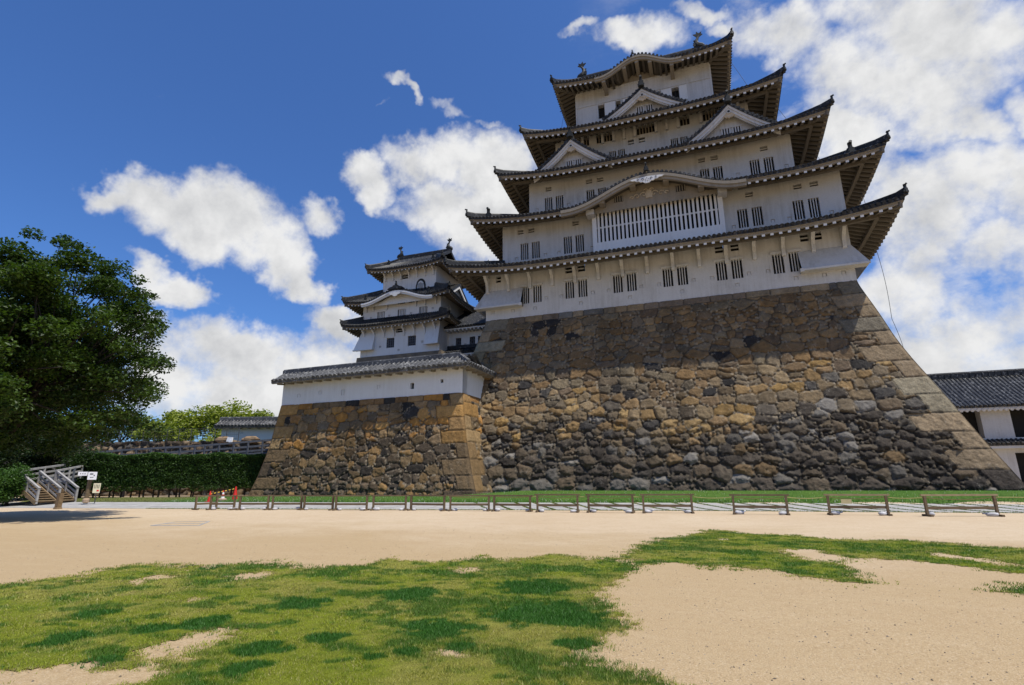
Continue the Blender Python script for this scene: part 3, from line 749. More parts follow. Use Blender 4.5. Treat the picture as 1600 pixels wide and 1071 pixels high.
def build_gravel():
    rg = np.random.RandomState(4); n = 5200; r = 3.6+16*rg.rand(n)**1.5; th = -.34+rg.uniform(-.95, .95, n)
    x = 2.46+r*np.sin(th); y = -39.66+r*np.cos(th); k = grass_field(x, y) < .05; x, y, r = x[k], y[k], r[k]; n = len(x)
    s = rg.uniform(.004, .011, n)*(1+.6*(rg.rand(n) < .05)); a = rg.uniform(0, 6.28, n); z = gz0(x, y)
    O = np.array([(1, 0, 0), (0, 1, 0), (-1, 0, 0), (0, -1, 0), (0, 0, .8), (0, 0, -.8)], float)
    V = O[None]*s[:, None, None]*rg.uniform(.6, 1.4, (n, 6, 1)); ca, sa = np.cos(a)[:, None], np.sin(a)[:, None]
    V = np.stack([V[..., 0]*ca-V[..., 1]*sa+x[:, None], V[..., 0]*sa+V[..., 1]*ca+y[:, None], V[..., 2]+z[:, None]+.001], -1)
    f = np.array([(0, 1, 4), (1, 2, 4), (2, 3, 4), (3, 0, 4), (1, 0, 5), (2, 1, 5), (3, 2, 5), (0, 3, 5)])
    F = (f[None]+6*np.arange(n)[:, None, None]).reshape(-1, 3)
    c = np.array((.36, .29, .21))*rg.uniform(.4, 1.5, n)[:, None]
    o = mesh_np('gravel', V.reshape(-1, 3), F, 'grassblade', loc=(0, -30, 0), col=np.repeat(c, 6, 0), smooth=False); o.data.materials[0] = M['stone']
    tag(o, 'small loose pebbles scattered on the bare sandy ground', 'gravel', kind='stuff')
build_gravel()
# ------------------------------------------------------------------ castle building kit
def tile_sheet(P, L, nt, sp=.33, r=.085, caps=True, tmax=None, e0=0., e1=0.):
    """rib-tiled sheet; P(s,t)->(...,3). s along the eave 0..L, t 0 (eave) .. 1 (top)"""
    nr = max(1, int(round(L/sp))); sp = L/nr
    off = np.array([-.5, -.27, -.19, 0, .19, .27]); hh = np.array([0, .0, .6, 1., .6, 0.])*r
    s = ((np.arange(nr)[:, None]+.5+off[None])*sp).ravel(); h = np.tile(hh, nr)
    s = np.append(s, L); h = np.append(h, 0)
    t = np.linspace(0, 1, nt); Sg, Tg = np.meshgrid(s, t, indexing='ij')
    B = P(Sg, Tg); eps = 1e-3
    ds = P(np.clip(Sg+.05, 0, L), Tg)-P(np.clip(Sg-.05, 0, L), Tg); dt = P(Sg, np.clip(Tg+.02, 0, 1))-P(Sg, np.clip(Tg-.02, 0, 1))
    N = np.cross(ds, dt); N /= np.linalg.norm(N, axis=-1, keepdims=True)+1e-9
    N = np.where(N[..., 2:3] < 0, -N, N)
    V = B+N*h[:, None, None]
    flip = np.cross(ds[len(s)//2, nt//2], dt[len(s)//2, nt//2])[2] < 0
    F = grid_faces(len(s), nt, flip); Vs = [V.reshape(-1, 3)]; Fs = [F]; b = len(Vs[0])
    if caps:
        # front lip of the eave tiles
        lip = V[:, 0].copy(); lo = B[:, 0].copy(); lo[:, 2] -= .17; lip2 = np.concatenate([lip, lo]); n = len(s); i = np.arange(n-1)
        Vs.append(lip2); Fs.append(np.stack([i, i+n, i+n+1, i+1], 1)+b); b += 2*n
        # round end tiles
        sc = (np.arange(nr)+.5)*sp; tc = np.zeros(nr); c = P(sc, tc); dt0 = P(sc, tc+.02)-c; dt0 /= np.linalg.norm(dt0, axis=-1, keepdims=True)
        ds0 = P(np.clip(sc+.05, 0, L), tc)-P(np.clip(sc-.05, 0, L), tc); ds0 /= np.linalg.norm(ds0, axis=-1, keepdims=True)
        up = np.cross(ds0, dt0); up = np.where(up[:, 2:3] < 0, -up, up)
        for k in range(nr):
            a = np.arange(8)*math.pi/4; rr = r*1.45; cc = c[k]+up[k]*r*.15
            ring = cc + ds0[k]*np.cos(a)[:, None]*rr + up[k]*np.sin(a)[:, None]*rr
            Vs.append(np.concatenate([ring-dt0[k]*.07, ring+dt0[k]*.12])); j = np.arange(8)
            Fs.append(np.stack([j, (j+1) % 8, (j+1) % 8+8, j+8], 1)+b)
            Fs.append(np.array([[0, 1, 2, 3], [0, 3, 4, 7], [4, 5, 6, 7]])+b); b += 16
    return np.concatenate(Vs), np.concatenate(Fs)
def merge(parts):
    V = []; F = []; b = 0
    for v, f in parts: V.append(v); F.append(f+b); b += len(v)
    return np.concatenate(V), np.concatenate(F)

ONI = [(-.22, 0), (.22, 0), (.26, .18), (.17, .30), (.20, .44), (.10, .50), (.09, .66), (.11, .82), (-.11, .82), (-.09, .66), (-.10, .50), (-.20, .44), (-.17, .30), (-.26, .18)]
def ornament(name, parent, at, out, size=1.):
    """ridge end tile with a round horn on top, facing along out (horizontal)"""
    out = Vector(out).normalized(); side = Vector((-out.y, out.x, 0)); mb = MB(); at = Vector(at)
    mb.prism([(x*size, y*size) for x, y in ONI], at, side, (0, 0, 1), out, .16*size)
    mb.prism([(x*.62*size, (y*.55+.03)*size) for x, y in ONI[:5]+ONI[-3:]], at+out*.11*size, side, (0, 0, 1), out, .09*size)
    mb.tube([at+Vector((0, 0, .70*size))-out*.12*size, at+Vector((0, 0, .80*size))+out*.22*size], [.07*size, .09*size], 8)
    return part(name, mb, 'bronze', parent)
def dolphin(name, parent, at, dirx, size=1.):
    """fish-shaped roof ornament: head down on the ridge, tail curling up; dirx = way the tail leans"""
    mb = MB(); A = Vector(at); d = Vector(dirx).normalized(); sd_ = Vector((-d.y, d.x, 0)); z = Vector((0, 0, 1))
    path = [(-.42, .10), (-.28, .20), (-.05, .30), (.12, .52), (.12, .80), (.0, 1.05), (-.10, 1.25)]
    rad = [.17, .24, .26, .21, .15, .10, .06]
    mb.tube([A+d*x*size+z*y*size for x, y in path], [q*size for q in rad], 9)
    tail = [(-.06, 1.10), (-.42, 1.34), (-.30, 1.42), (-.36, 1.62), (-.12, 1.50), (.05, 1.72), (.10, 1.48), (.34, 1.50), (.18, 1.30), (.04, 1.12)]
    mb.prism([(x*size, y*size) for x, y in tail], A, d, z, sd_, .07*size)
    for sgn in (-1, 1):
        mb.prism([(.0, .28), (.34, .16), (.42, .34), (.30, .42), (.34, .56), (.10, .50)], A+sd_*sgn*.16*size, d*size, z*size, sd_*size, .05)
    mb.prism([(.20, .48), (.40, .62), (.28, .72), (.36, .90), (.18, .94), (.12, .62)], A, d*size, z*size, sd_, .05*size)
    mb.prism([(-.5, 0), (.35, 0), (.28, .12), (-.42, .12)], A, d*size, z*size, sd_, .34*size)
    return part(name, mb, 'bronze', parent, smooth=False)

def hip_roof(parent, xc, hw, yf, yb, ze, lift, inner, zi, wall, bump=None, dl=9., sp_raft=.53, tile='tile', rise=.42, sp=.33, fas=.30, orn=1., brk=None, rsize=.2, sides='SEWN', nt=7, rafters_in_bump=False, gyo=None):
    """one storey's roof. inner=(x0,x1,y0,y1) upper rectangle, wall=(x0,x1,y0,y1) wall plane below. bump(x)->extra height of a curved gable on the south side"""
    x0, x1, y0, y1 = xc-hw, xc+hw, yf, yb; ix0, ix1, iy0, iy1 = inner; wx0, wx1, wy0, wy1 = wall
    Q = {'S': ((x0, y0), (x1, y0), (ix0, iy0), (ix1, iy0), (wx0, wy0), (wx1, wy0)),
         'E': ((x1, y0), (x1, y1), (ix1, iy0), (ix1, iy1), (wx1, wy0), (wx1, wy1)),
         'N': ((x1, y1), (x0, y1), (ix1, iy1), (ix0, iy1), (wx1, wy1), (wx0, wy1)),
         'W': ((x0, y1), (x0, y0), (ix0, iy1), (ix0, iy0), (wx0, wy1), (wx0, wy0))}
    bp = bump if bump else (lambda x: np.zeros_like(np.asarray(x, float)))
    sheets = []; eave = MB(); raft = MB(); roof_root = None
    for sd in sides:
        A, B, a, b, wa, wb = [np.array(q, float) for q in Q[sd]]; L = np.linalg.norm(B-A); dirn = (B-A)/L; inn = np.array([-dirn[1], dirn[0]])
        lf = lambda s, L=L: lift*np.clip(1-np.minimum(s, L-s)/dl, 0, 1)**2.2
        bm = (lambda s, A=A: bp(A[0]+s)) if sd == 'S' else (lambda s: np.zeros_like(np.asarray(s, float)))
        def P(s, t, A=A, B=B, a=a, b=b, L=L, lf=lf, bm=bm):
            q = (s/L)[..., None]; tt = t[..., None]
            xy = (A*(1-q)+B*q)*(1-tt) + (a*(1-q)+b*q)*tt
            pf = t*(.80+.20*t); z = (ze+lf(s))*(1-pf)+zi*pf; bz = ze+bm(s)
            z = np.where(bz > ze+.01, np.maximum(z, bz+.0*t), z)
            return np.concatenate([xy, z[..., None]], -1)
        full = sd in 'SEW'
        sheets.append(tile_sheet(P, L, nt if not (sd == 'S' and bump) else 16, sp, .085, caps=full))
        if sd == 'N': continue
        # white eave band
        ns = max(12, int(L/.4)); ss = np.linspace(0, L, ns); n = len(ss)
        def band(ins0, ins1, ztop, zbot):
            for i in range(n-1):
                p = []
                for s in (ss[i], ss[i+1]):
                    # keep the band on the mitre at the corners
                    z = ze+float(lf(s))+float(bm(s)); 
                    def at(ins): 
                        sc = min(max(s, ins), L-ins); return A+dirn*sc+inn*ins
                    u, v = at(ins0), at(ins1)
                    p.append([(u[0], u[1], z-zbot), (v[0], v[1], z-zbot), (v[0], v[1], z-ztop), (u[0], u[1], z-ztop)])
                (q0, q1) = p
                eave.add(q0+q1, [(0, 3, 7, 4), (0, 4, 5, 1), (1, 5, 6, 2), (3, 2, 6, 7)])
        band(.05, .22, .06, .06+fas*.55); band(.13, .30, .06+fas*.55, .06+fas)
        # soffit
        ov = abs(float(np.dot(wa-A, inn))); sz0 = .06+fas*.8
        SV = []; 
        for tt in (0., .34, .67, 1.):
            for s in ss:
                q = s/L; o = (A+dirn*min(max(s, .2), L-.2)+inn*.2)*(1-tt) + (wa*(1-q)+wb*q)*tt
                SV.append((o[0], o[1], ze+float(lf(s))*(1-tt*.8)+float(bm(s))-sz0+rise*ov*tt*(1-min(1., float(bm(s))/.3))))
        SF = []
        for k in range(3):
            for i in range(n-1): SF.append((k*n+i, (k+1)*n+i, (k+1)*n+i+1, k*n+i+1))
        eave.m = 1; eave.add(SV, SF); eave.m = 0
        # rafters
        nr = int(L/sp_raft)
        for k in range(nr):
            s = (k+.5)*L/nr; bz = float(bm(s))
            if bz > .12 and not rafters_in_bump: continue
            # distance along s from each wall corner line
            c0 = float(np.dot(wa-A, dirn)); c1 = L-float(np.dot(wb-A, dirn)); ln = ov*1.0
            if s < c0: ln = ov*s/max(c0, .1)
            if L-s < c1: ln = ov*(L-s)/max(c1, .1)
            if ln < .35: continue
            z0 = ze+float(lf(s))+bz-sz0-.02; tt = ln/ov; z1 = ze+float(lf(s))*(1-tt*.8)+bz-sz0+rise*ln*(1-min(1., bz/.3))-.02
            p0 = A+dirn*s+inn*.16; p1 = A+dirn*s+inn*ln; w = dirn*rsize/2; h = rsize
            raft.hexa([(*(p0-w), z0-h), (*(p0+w), z0-h), (*(p1+w), z1-h), (*(p1-w), z1-h), (*(p0-w), z0), (*(p0+w), z0), (*(p1+w), z1), (*(p1-w), z1)]); raft.mi[-4] = 1  # outer end face paler: cleaner, with sky and bounce light put into its colour
        # purlin under the rafters
        if gyo:
            g = gyo; i0 = A+dirn*(g)+inn*g; i1 = B-dirn*(g)+inn*g; zg = ze-sz0-.02-rsize+rise*g
            for i in range(14):
                a0 = i/14; a1 = (i+1)/14; s0 = g+(L-2*g)*a0; s1 = g+(L-2*g)*a1
                if bump and sd == 'S' and max(float(bm(s0)), float(bm(s1))) > .1: continue
                u, v = A+dirn*s0+inn*g, A+dirn*s1+inn*g
                za, zb_ = zg+float(lf(s0))*(1-.8*g/ov), zg+float(lf(s1))*(1-.8*g/ov)
                raft.beam((*u, za-.1), (*v, zb_-.1), .24, .24)
    V, F = merge(sheets)
    roof = mesh_np('roof', V, F, tile, parent, smooth=False)
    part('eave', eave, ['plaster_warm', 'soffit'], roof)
    # hip beams under the corners and hip ridges above
    for cx, cy, wx, wy, ixx, iyy in ((x0, y0, wx0, wy0, ix0, iy0), (x1, y0, wx1, wy0, ix1, iy0), (x1, y1, wx1, wy1, ix1, iy1), (x0, y1, wx0, wy1, ix0, iy1)):
        w = Vector((wx, wy, 0)); c = Vector((cx, cy, 0)); d = (c-w); ov = abs(wy-cy)
        z1 = ze+lift-.06-fas*.8-.1; z0 = ze+lift*.2-.06-fas*.8+rise*ov-.1
        raft.beam((wx, wy, z0-.08), (cx-d.x*.07, cy-d.y*.07, z1-.02), .34, .34)
        hr = MB(); pts = []
        for t in np.linspace(-.03, 1, 9):
            pf = t*(.8+.2*t) if t > 0 else t*.2; x = cx+(ixx-cx)*t; y = cy+(iyy-cy)*t; z = (ze+lift)*(1-pf)+zi*pf
            if t <= .08: z += .10*(1-max(t, 0)/.08)
            pts.append(Vector((x, y, z)))
        for i in range(8): hr.beam(pts[i]+Vector((0, 0, .16)), pts[i+1]+Vector((0, 0, .16)), .36, .36); hr.tube([pts[i]+Vector((0, 0, .38)), pts[i+1]+Vector((0, 0, .38))], .11, 8)
        part('hip_ridge', hr, tile, roof)
        out = Vector((cx-ixx, cy-iyy, 0))
        if orn: ornament('ridge_ornament', roof, pts[0]+out.normalized()*.02+Vector((0, 0, .08)), out, .72*orn)
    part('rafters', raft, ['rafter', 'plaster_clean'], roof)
    return roof

def wall_holes(mb, x0, x1, z0, z1, y, holes, axis='y'):
    """vertical wall in plane y with rectangular openings (x0,x1,z0,z1)"""
    xs = sorted({x0, x1, *[min(max(h[0], x0), x1) for h in holes], *[min(max(h[1], x0), x1) for h in holes]})
    zs = sorted({z0, z1, *[min(max(h[2], z0), z1) for h in holes], *[min(max(h[3], z0), z1) for h in holes]})
    vs = [(x, y, z) for x in xs for z in zs]; nz = len(zs); fs = []
    for i in range(len(xs)-1):
        cx = (xs[i]+xs[i+1])/2
        for j in range(nz-1):
            cz = (zs[j]+zs[j+1])/2
            if any(h[0] < cx < h[1] and h[2] < cz < h[3] for h in holes): continue
            fs.append((i*nz+j, (i+1)*nz+j, (i+1)*nz+j+1, i*nz+j+1))
    mb.add(vs, fs)
_protos = {}
def window_mesh(w, h, bars, depth=.34, barw=.10, hbars=0, kind='white', back='dark'):
    """local: lower left corner of the opening at 0,0,0, recess goes +y"""
    mb = MB(); mb.m = 0
    mb.add([(0, 0, 0), (w, 0, 0), (w, 0, h), (0, 0, h), (0, depth, 0), (w, depth, 0), (w, depth, h), (0, depth, h)],
           [(0, 1, 5, 4), (1, 2, 6, 5), (2, 3, 7, 6), (3, 0, 4, 7)])
    mb.m = 1; mb.add([(0, depth, 0), (w, depth, 0), (w, depth, h), (0, depth, h)], [(0, 1, 2, 3)])
    br = MB()
    for i in range(bars):
        x = w*(i+1)/(bars+1); br.box(x-barw/2, x+barw/2, .06, .06+barw, 0, h)
    for i in range(hbars):
        z = h*(i+1)/(hbars+1); br.box(0, w, .08, .08+barw*.7, z-barw*.35, z+barw*.35)
    return mb, br
def put_window(parent, x, y, z, w, h, bars=3, depth=.34, barw=.07, hbars=0, name='window', barmat='plaster'):
    key = (round(w, 2), round(h, 2), bars, depth, barw, hbars, name, barmat)
    if key in _protos: return copy_part(_protos[key], (x, y, z), parent)
    mb, br = window_mesh(w, h, bars, depth, barw, hbars)
    o = part(name, mb, ['plaster', 'dark'], parent, (x, y, z), local=True)
    if br.v: part('window_bars', br, barmat, o, (x, y, z), local=True)
    _protos[key] = o; return o
def put_port(parent, x, y, z, s=.28):
    key = ('port', s)
    if key in _protos: return copy_part(_protos[key], (x, y, z), parent)
    mb = MB(); d = .07; w = s
    mb.add([(0, 0, 0), (w, 0, 0), (w, 0, w), (0, 0, w), (0, d, 0), (w, d, 0), (w, d, w), (0, d, w)], [(0, 1, 5, 4), (1, 2, 6, 5), (2, 3, 7, 6), (3, 0, 4, 7), (4, 5, 6, 7)])
    mb.box(.04, w-.05, .02, d, .0, w-.05)
    o = part('gun_port', mb, 'plaster', parent, (x, y, z), local=True); _protos[key] = o; return o

def gable(parent, xc, yf, yb, zap, zb, hw, tile='tile', wins=True, sc=1., ridge_z=.55, pend=True):
    """triangular dormer gable facing south"""
    zc = lambda x: zap-(zap-zb)*(1-(1-np.clip(np.abs(x)/hw, 0, 1.15))**1.3) if False else zap-(zap-zb)*(1.22*np.clip(np.abs(x)/hw, 0, 1.2)-.22*np.clip(np.abs(x)/hw, 0, 1.2)**2)
    tl = .16*sc; X = hw*1.10; sheets = []
    for sg in (-1, 1):
        def P(s, t, sg=sg):
            x = sg*X*(1-t); y = yf-.28*sc+s; z = zc(x)+tl+.12
            return np.stack([xc+x, y, z], -1)
        sheets.append(tile_sheet(P, yb-yf+.28*sc, 9, .33*sc, .085*sc, caps=False))
    V, F = merge(sheets); g = mesh_np('gable', V, F, tile, parent, smooth=False)
    # verge: dark tile edge with round end tiles
    vg = MB(); xs = np.linspace(-X, X, 33); yy = yf-.28*sc
    for i in range(32):
        a, b = float(xs[i]), float(xs[i+1]); za, zb_ = float(zc(a)), float(zc(b))
        vg.hexa([(xc+a, yy, za+.02), (xc+b, yy, zb_+.02), (xc+b, yy+.3*sc, zb_+.02), (xc+a, yy+.3*sc, za+.02), (xc+a, yy, za+tl+.14), (xc+b, yy, zb_+tl+.14), (xc+b, yy+.3*sc, zb_+tl+.14), (xc+a, yy+.3*sc, za+tl+.14)])
    nd = int(2*X/(.30*sc))
    for i in range(nd+1):
        x = -X+2*X*i/nd; z = float(zc(x))+tl+.10
        vg.tube([(xc+x, yy-.05*sc, z), (xc+x, yy+.1, z)], .095*sc, 8)
    part('verge_tiles', vg, tile, g)
    # white bargeboards in two mouldings
    bb = MB()
    def bd(y0, y1, top, bot):
        for i in range(32):
            a, b = float(xs[i])*.985, float(xs[i+1])*.985; za, zb_ = float(zc(a)), float(zc(b))
            bb.hexa([(xc+a, y0, za-bot), (xc+b, y0, zb_-bot), (xc+b, y1, zb_-bot), (xc+a, y1, za-bot), (xc+a, y0, za-top), (xc+b, y0, zb_-top), (xc+b, y1, zb_-top), (xc+a, y1, za-top)])
    bd(yf-.20*sc, yf+.05, -.02, .22*sc); bd(yf-.12*sc, yf+.05, .22*sc, .50*sc); bd(yf-.02*sc, yf+.1, .50*sc, .62*sc)
    part('bargeboard', bb, 'plaster', g)
    # recessed gable wall
    gw = MB(); xi = np.linspace(-hw*.98, hw*.98, 21); yw = yf+.55*sc
    top = [(float(x), float(zc(x))+.05) for x in xi]
    for i in range(20):
        gw.add([(xc+xi[i], yw, zb-.5), (xc+xi[i+1], yw, zb-.5), (xc+xi[i+1], yw, top[i+1][1]), (xc+xi[i], yw, top[i][1])], [(0, 1, 2, 3)])
        gw.add([(xc+xi[i], yw, top[i][1]-.1), (xc+xi[i+1], yw, top[i+1][1]-.1), (xc+xi[i+1], yf-.1, top[i+1][1]-.1), (xc+xi[i], yf-.1, top[i][1]-.1)], [(0, 1, 2, 3)])
    part('gable_wall', gw, 'plaster', g)
    if wins:
        for dx in (-.62, .22):
            w = MB(); x0 = xc+dx*sc+.0; x1 = x0+.52*sc+.08; z0 = zb+.28*sc; z1 = z0+.72*sc
            w.m = 1; w.box(x0, x1, yw-.015, yw+.05, z0, z1); w.m = 0
            for k in range(4): bx = x0+(x1-x0)*k/3; w.box(bx-.05, bx+.05, yw-.1, yw-.01, z0, z1)
            w.box(x0-.1, x1+.1, yw-.12, yw-.005, z1, z1+.08)
            part('gable_window', w, ['plaster', 'dark'], g)
    if pend:
        pd = MB(); z = zap-.62*sc; y = yf-.03*sc
        lobes = [(0, -.62), (.16, -.50), (.30, -.52), (.40, -.36), (.62, -.40), (.80, -.30), (1.0, -.36), (1.12, -.24), (.86, -.10), (.5, .06), (.26, .20), (0, .28)]
        pd.prism([(x*sc*.9, yv*sc*.9) for x, yv in lobes+[(-x, yv) for x, yv in lobes[::-1][1:-1]]], (xc, y, z), (1, 0, 0), (0, 0, 1), (0, 1, 0), .12)
        part('pendant', pd, 'carving', g)
        bs = MB(); bs.tube([(xc, y-.14, z+.02), (xc, y, z+.02)], .19*sc, 6); bs.m = 1; bs.tube([(xc, y-.17, z+.02), (xc, y-.12, z+.02)], .10*sc, 8)
        part('pendant_boss', bs, ['plaster', 'bronze'], g)
    rd = MB(); rd.box(xc-.2*sc, xc+.2*sc, yy-.05, yb, zap+.15, zap+.15+ridge_z*sc); rd.tube([(xc, yy-.08, zap+.17+ridge_z*sc), (xc, yb, zap+.17+ridge_z*sc)], .13*sc, 8)
    part('gable_ridge', rd, tile, g)
    ornament('ridge_ornament', g, (xc, yy-.12, zap+.1), (0, -1, 0), 1.15*sc)
    return g
def curved_board(parent, xs, zf, y0, depth, h1, h2, mat='plaster_warm', name='bargeboard', top=.14):
    """moulded board following zf(x) under a wave gable"""
    bb = MB()
    for (ya, ta, tb) in ((y0, top, h1), (y0+.09, h1, h2)):
        for i in range(len(xs)-1):
            a, b = float(xs[i]), float(xs[i+1]); za, zb_ = float(zf(a)), float(zf(b))
            bb.hexa([(a, ya, za-tb), (b, ya, zb_-tb), (b, y0+depth, zb_-tb), (a, y0+depth, za-tb), (a, ya, za-ta), (b, ya, zb_-ta), (b, y0+depth, zb_-ta), (a, y0+depth, za-ta)])
    return part(name, bb, mat, parent)
def curved_bracket():
    """knee bracket, local: foot on the wall at origin, arm reaching to -y"""
    mb = MB(); prof = [(0, 0), (-.20, .0), (-.26, .12), (-.28, .55), (-.40, .85), (-.85, 1.25), (-1.05, 1.42), (-1.05, 1.72), (-.75, 1.66), (-.25, 1.42), (0, 1.40)]
    mb.prism([(-a, b) for a, b in prof], (0, 0, 0), (0, -1, 0), (0, 0, 1), (1, 0, 0), .24); return mb
def skirt(mb, pts_top, pts_bot, back):
    """slanting stone-drop chute: quad strip top->bottom with closed ends"""
# ------------------------------------------------------------------ the great keep
def build_keep():
    K = thing('castle_keep', (0, 8, KH), 'huge white plastered castle keep with five stacked grey tiled roofs, on the tall stone rampart', 'castle')
    YB = 20.
    # ---- storey 1
    X0, X1 = -13.85, 13.15; wl = MB(); holes = []; wins = []; ports = []; vents = []
    for c in (-9.85, -6.08, -2.24, 1.52, 5.32, 9.1):
        for dx in (-.86, .20):
            wins.append((c+dx-.03, 15.53, .72, 1.46))
    for x in (-13.2, -11.42, -9.54, -5.73, -1.91, 1.94, 5.75, 9.54, 11.3, 12.45): ports.append((x-.14, 14.9))
    for x in (-8.55, -7.29, -4.75, -3.5, -1.0, .3, 2.8, 4.1, 6.6, 7.85): ports.append((x-.14, 15.66))
    for a, b in ((-12.95, .45), (-6.92, .58), (-5.91, .62), (4.49, .58), (5.57, .55), (10.15, .56), (11.05, .45)): vents.append((a, 17.68, b, .58))
    holes = [(x, x+w, z, z+h) for x, z, w, h in wins+vents]+[(x, x+.28, z, z+.28) for x, z in ports]
    wall_holes(wl, X0, X1, KH-.02, 18.85, 0, holes)
    for (x, sx) in ((X0, -1), (X1, 1)): wl.add([(x, 0, KH-.02), (x, YB, KH-.02), (x, YB, 18.85), (x, 0, 18.85)], [(0, 1, 2, 3) if sx > 0 else (3, 2, 1, 0)])
    wl.add([(X0, YB, KH-.02), (X1, YB, KH-.02), (X1, YB, 18.85), (X0, YB, 18.85)], [(3, 2, 1, 0)])
    part('wall', wl, 'plaster', K)
    for x, z, w, h in wins: put_window(K, x, 0, z, w, h)
    for x, z, w, h in vents: put_window(K, x, 0, z, .56, .58, 0, hbars=1, barw=.13, name='vent')
    for x, z in ports: put_port(K, x, 0, z)
    for c in (-9.85, -6.08, -2.24, 1.52, 5.32, 9.1):
        hd = MB(); hd.box(c-1.0, c-.12, -.10, .02, 17.0, 17.16); hd.box(c+.12, c+1.0, -.10, .02, 17.0, 17.16); part('window_hood', hd, 'plaster', K)
    proto = None
    for i in range(15):
        x = -13.65+i*1.885
        loc = (x, 0, 16.75)
        if proto is None: proto = part('eave_bracket', curved_bracket(), 'plaster', K, loc, local=True)
        else: copy_part(proto, loc, K)
    # corner brackets set diagonally are part of the eaves; stone-drop chutes on both corners
    for x0, x1, sx in ((X0, X0+3.3, -1), (X1-3.3, X1, 1)):
        sk = MB(); xo = x0 if sx < 0 else x1; e = .72
        a, b = (x0-e, x1) if sx < 0 else (x0, x1+e); zt, zb = 16.95, 15.42
        ta, tb = (x0-.02, x1) if sx < 0 else (x0, x1+.02)
        sk.add([(ta, -.02, zt), (tb, -.02, zt), (b, -e, zb), (a, -e, zb), (a, -e, zb-.14), (b, -e, zb-.14), (a if sx < 0 else x0, .0, zb-.14), (b if sx > 0 else x1, 0, zb-.14)],
               [(0, 3, 2, 1), (3, 4, 5, 2), (4, 6, 7, 5)])
        # end cheek and return along the side wall
        xi = x1 if sx < 0 else x0; sk.add([(xi, -.02, zt), (xi, -e, zb), (xi, -e, zb-.14), (xi, 0, zb-.14)], [(0, 1, 2, 3), (3, 2, 1, 0)])
        xe = xo+sx*e; sk.add([(xo+sx*.02, -.02, zt), (xe, -e, zb), (xe, 3.3, zb), (xo+sx*.02, 3.3, zt), (xe, -e, zb-.14), (xe, 3.3, zb-.14), (xo, 3.3, zb-.14)], [(0, 1, 2, 3), (3, 2, 1, 0), (1, 4, 5, 2), (2, 5, 6, 3), (6, 5, 2, 3)])
        p = part('stone_drop_bay', sk, 'plaster', K)
        lp = MB(); lp.box(a-.03, b+.03, -e-.07, -e+.06, zb-.16, zb-.02); lp.box(xi-.12, xi+.12, -e-.12, -e+.14, zb-.24, zb); part('bay_lip', lp, 'plaster', p)
    hip_roof(K, -.22, 16.0, -2.67, 22.67, 17.93, .78, (-12.9, 13.6, 1.9, 18.1), 20.0, (X0, X1, 0, YB), gyo=1.25, rise=.40)
    ornament('ridge_ornament', K, (-15.0, -.6, 18.45), (0, -1, 0), .95); dolphin('fish_ornament', K, (-13.55, -.3, 18.7), (1, 0, 0), .62)
    # ---- storey 2
    X0, X1, y = -13.03, 13.77, 1.886; wl = MB(); wins = []; ports = []
    for c in (-10.47, -6.55, 7.36, 11.25):
        for dx in (-.84, .20): wins.append((c+dx-.03, 20.24, .72, 1.56))
    for x in (-11.85, -9.2, -8.0, -5.1, 6.0, 8.75, 9.9, 12.7): ports.append((x, 20.3))
    v2 = [(-11.6, .5), (-10.6, .5), (-6.6, .5), (7.2, .5), (10.6, .5), (11.7, .5)]
    wall_holes(wl, X0, X1, 19.2, 24.0, y, [(x, x+w, z, z+h) for x, z, w, h in wins]+[(x, x+.28, z, z+.28) for x, z in ports]+[(a, a+.56, 22.75, 23.15) for a, b in v2]+[(-4.6, 5.35, 20.4, 23.3)])
    for x, s in ((X0, 0), (X1, 1)): wl.add([(x, y, 19.2), (x, YB-y, 19.2), (x, YB-y, 24.0), (x, y, 24.0)], [(0, 1, 2, 3) if s else (3, 2, 1, 0)])
    part('wall', wl, 'plaster', K)
    for x, z, w, h in wins: put_window(K, x, y, z, w, h)
    for a, b in v2: put_window(K, a, y, 22.75, .56, .40, 0, hbars=1, barw=.12, name='vent')
    for x, z in ports: put_port(K, x, y, z)
    bc = .37; x0, x1 = bc-5.12, bc+5.12; yb_ = 1.15
    lw = MB(); lw.box(x0, x1, yb_, 1.95, 19.3, 20.48); lw.box(x0, x0+.36, yb_, 1.95, 20.48, 23.28); lw.box(x1-.36, x1, yb_, 1.95, 20.48, 23.28)
    lw.m = 1; lw.box(x0+.36, x1-.36, 1.75, 1.95, 20.48, 23.28)
    box = part('lattice_window', lw, ['plaster_clean', 'dark'], K)
    br = MB(); n = 29
    for i in range(n):
        x = x0+.36+(x1-x0-.72)*(i+.5)/n; br.box(x-.085, x+.085, yb_+.06, yb_+.24, 20.48, 23.28)
    br.box(x0+.36, x1-.36, yb_+.12, yb_+.2, 21.78, 21.9)
    part('lattice_bars', br, 'plaster_clean', box)
    bm = MB(); bm.box(x0-.1, x1+.1, yb_-.12, 1.95, 23.28, 23.66)
    for fx in (.155, .36, .56, .78): xx = x0+(x1-x0)*fx; bm.box(xx-.26, xx+.26, yb_-.2, yb_+.3, 23.08, 23.34)
    for xx in (x0-.02, x1+.02): bm.box(xx-.33, xx+.33, yb_-.75, yb_+.2, 22.75, 23.2)
    part('lintel', bm, 'plaster', box)
    # wave gable on roof 2
    xc2 = .05; bump2 = lambda x: 1.92*np.where(np.abs(np.asarray(x, float)-xc2) < 6.7, (1+np.cos(np.pi*np.clip(np.abs(np.asarray(x, float)-xc2)/6.7, 0, 1)))/2, 0.)
    r2 = hip_roof(K, .4, 15.8, -.35, 20.35, 23.25, .78, (-10.9, 11.2, 3.35, 16.65), 24.9, (X0, X1, y, YB-y), bump=bump2, gyo=1.2)
    xs = np.linspace(xc2-7.1, xc2+7.1, 64); zf = lambda x: 23.25+float(bump2(x))
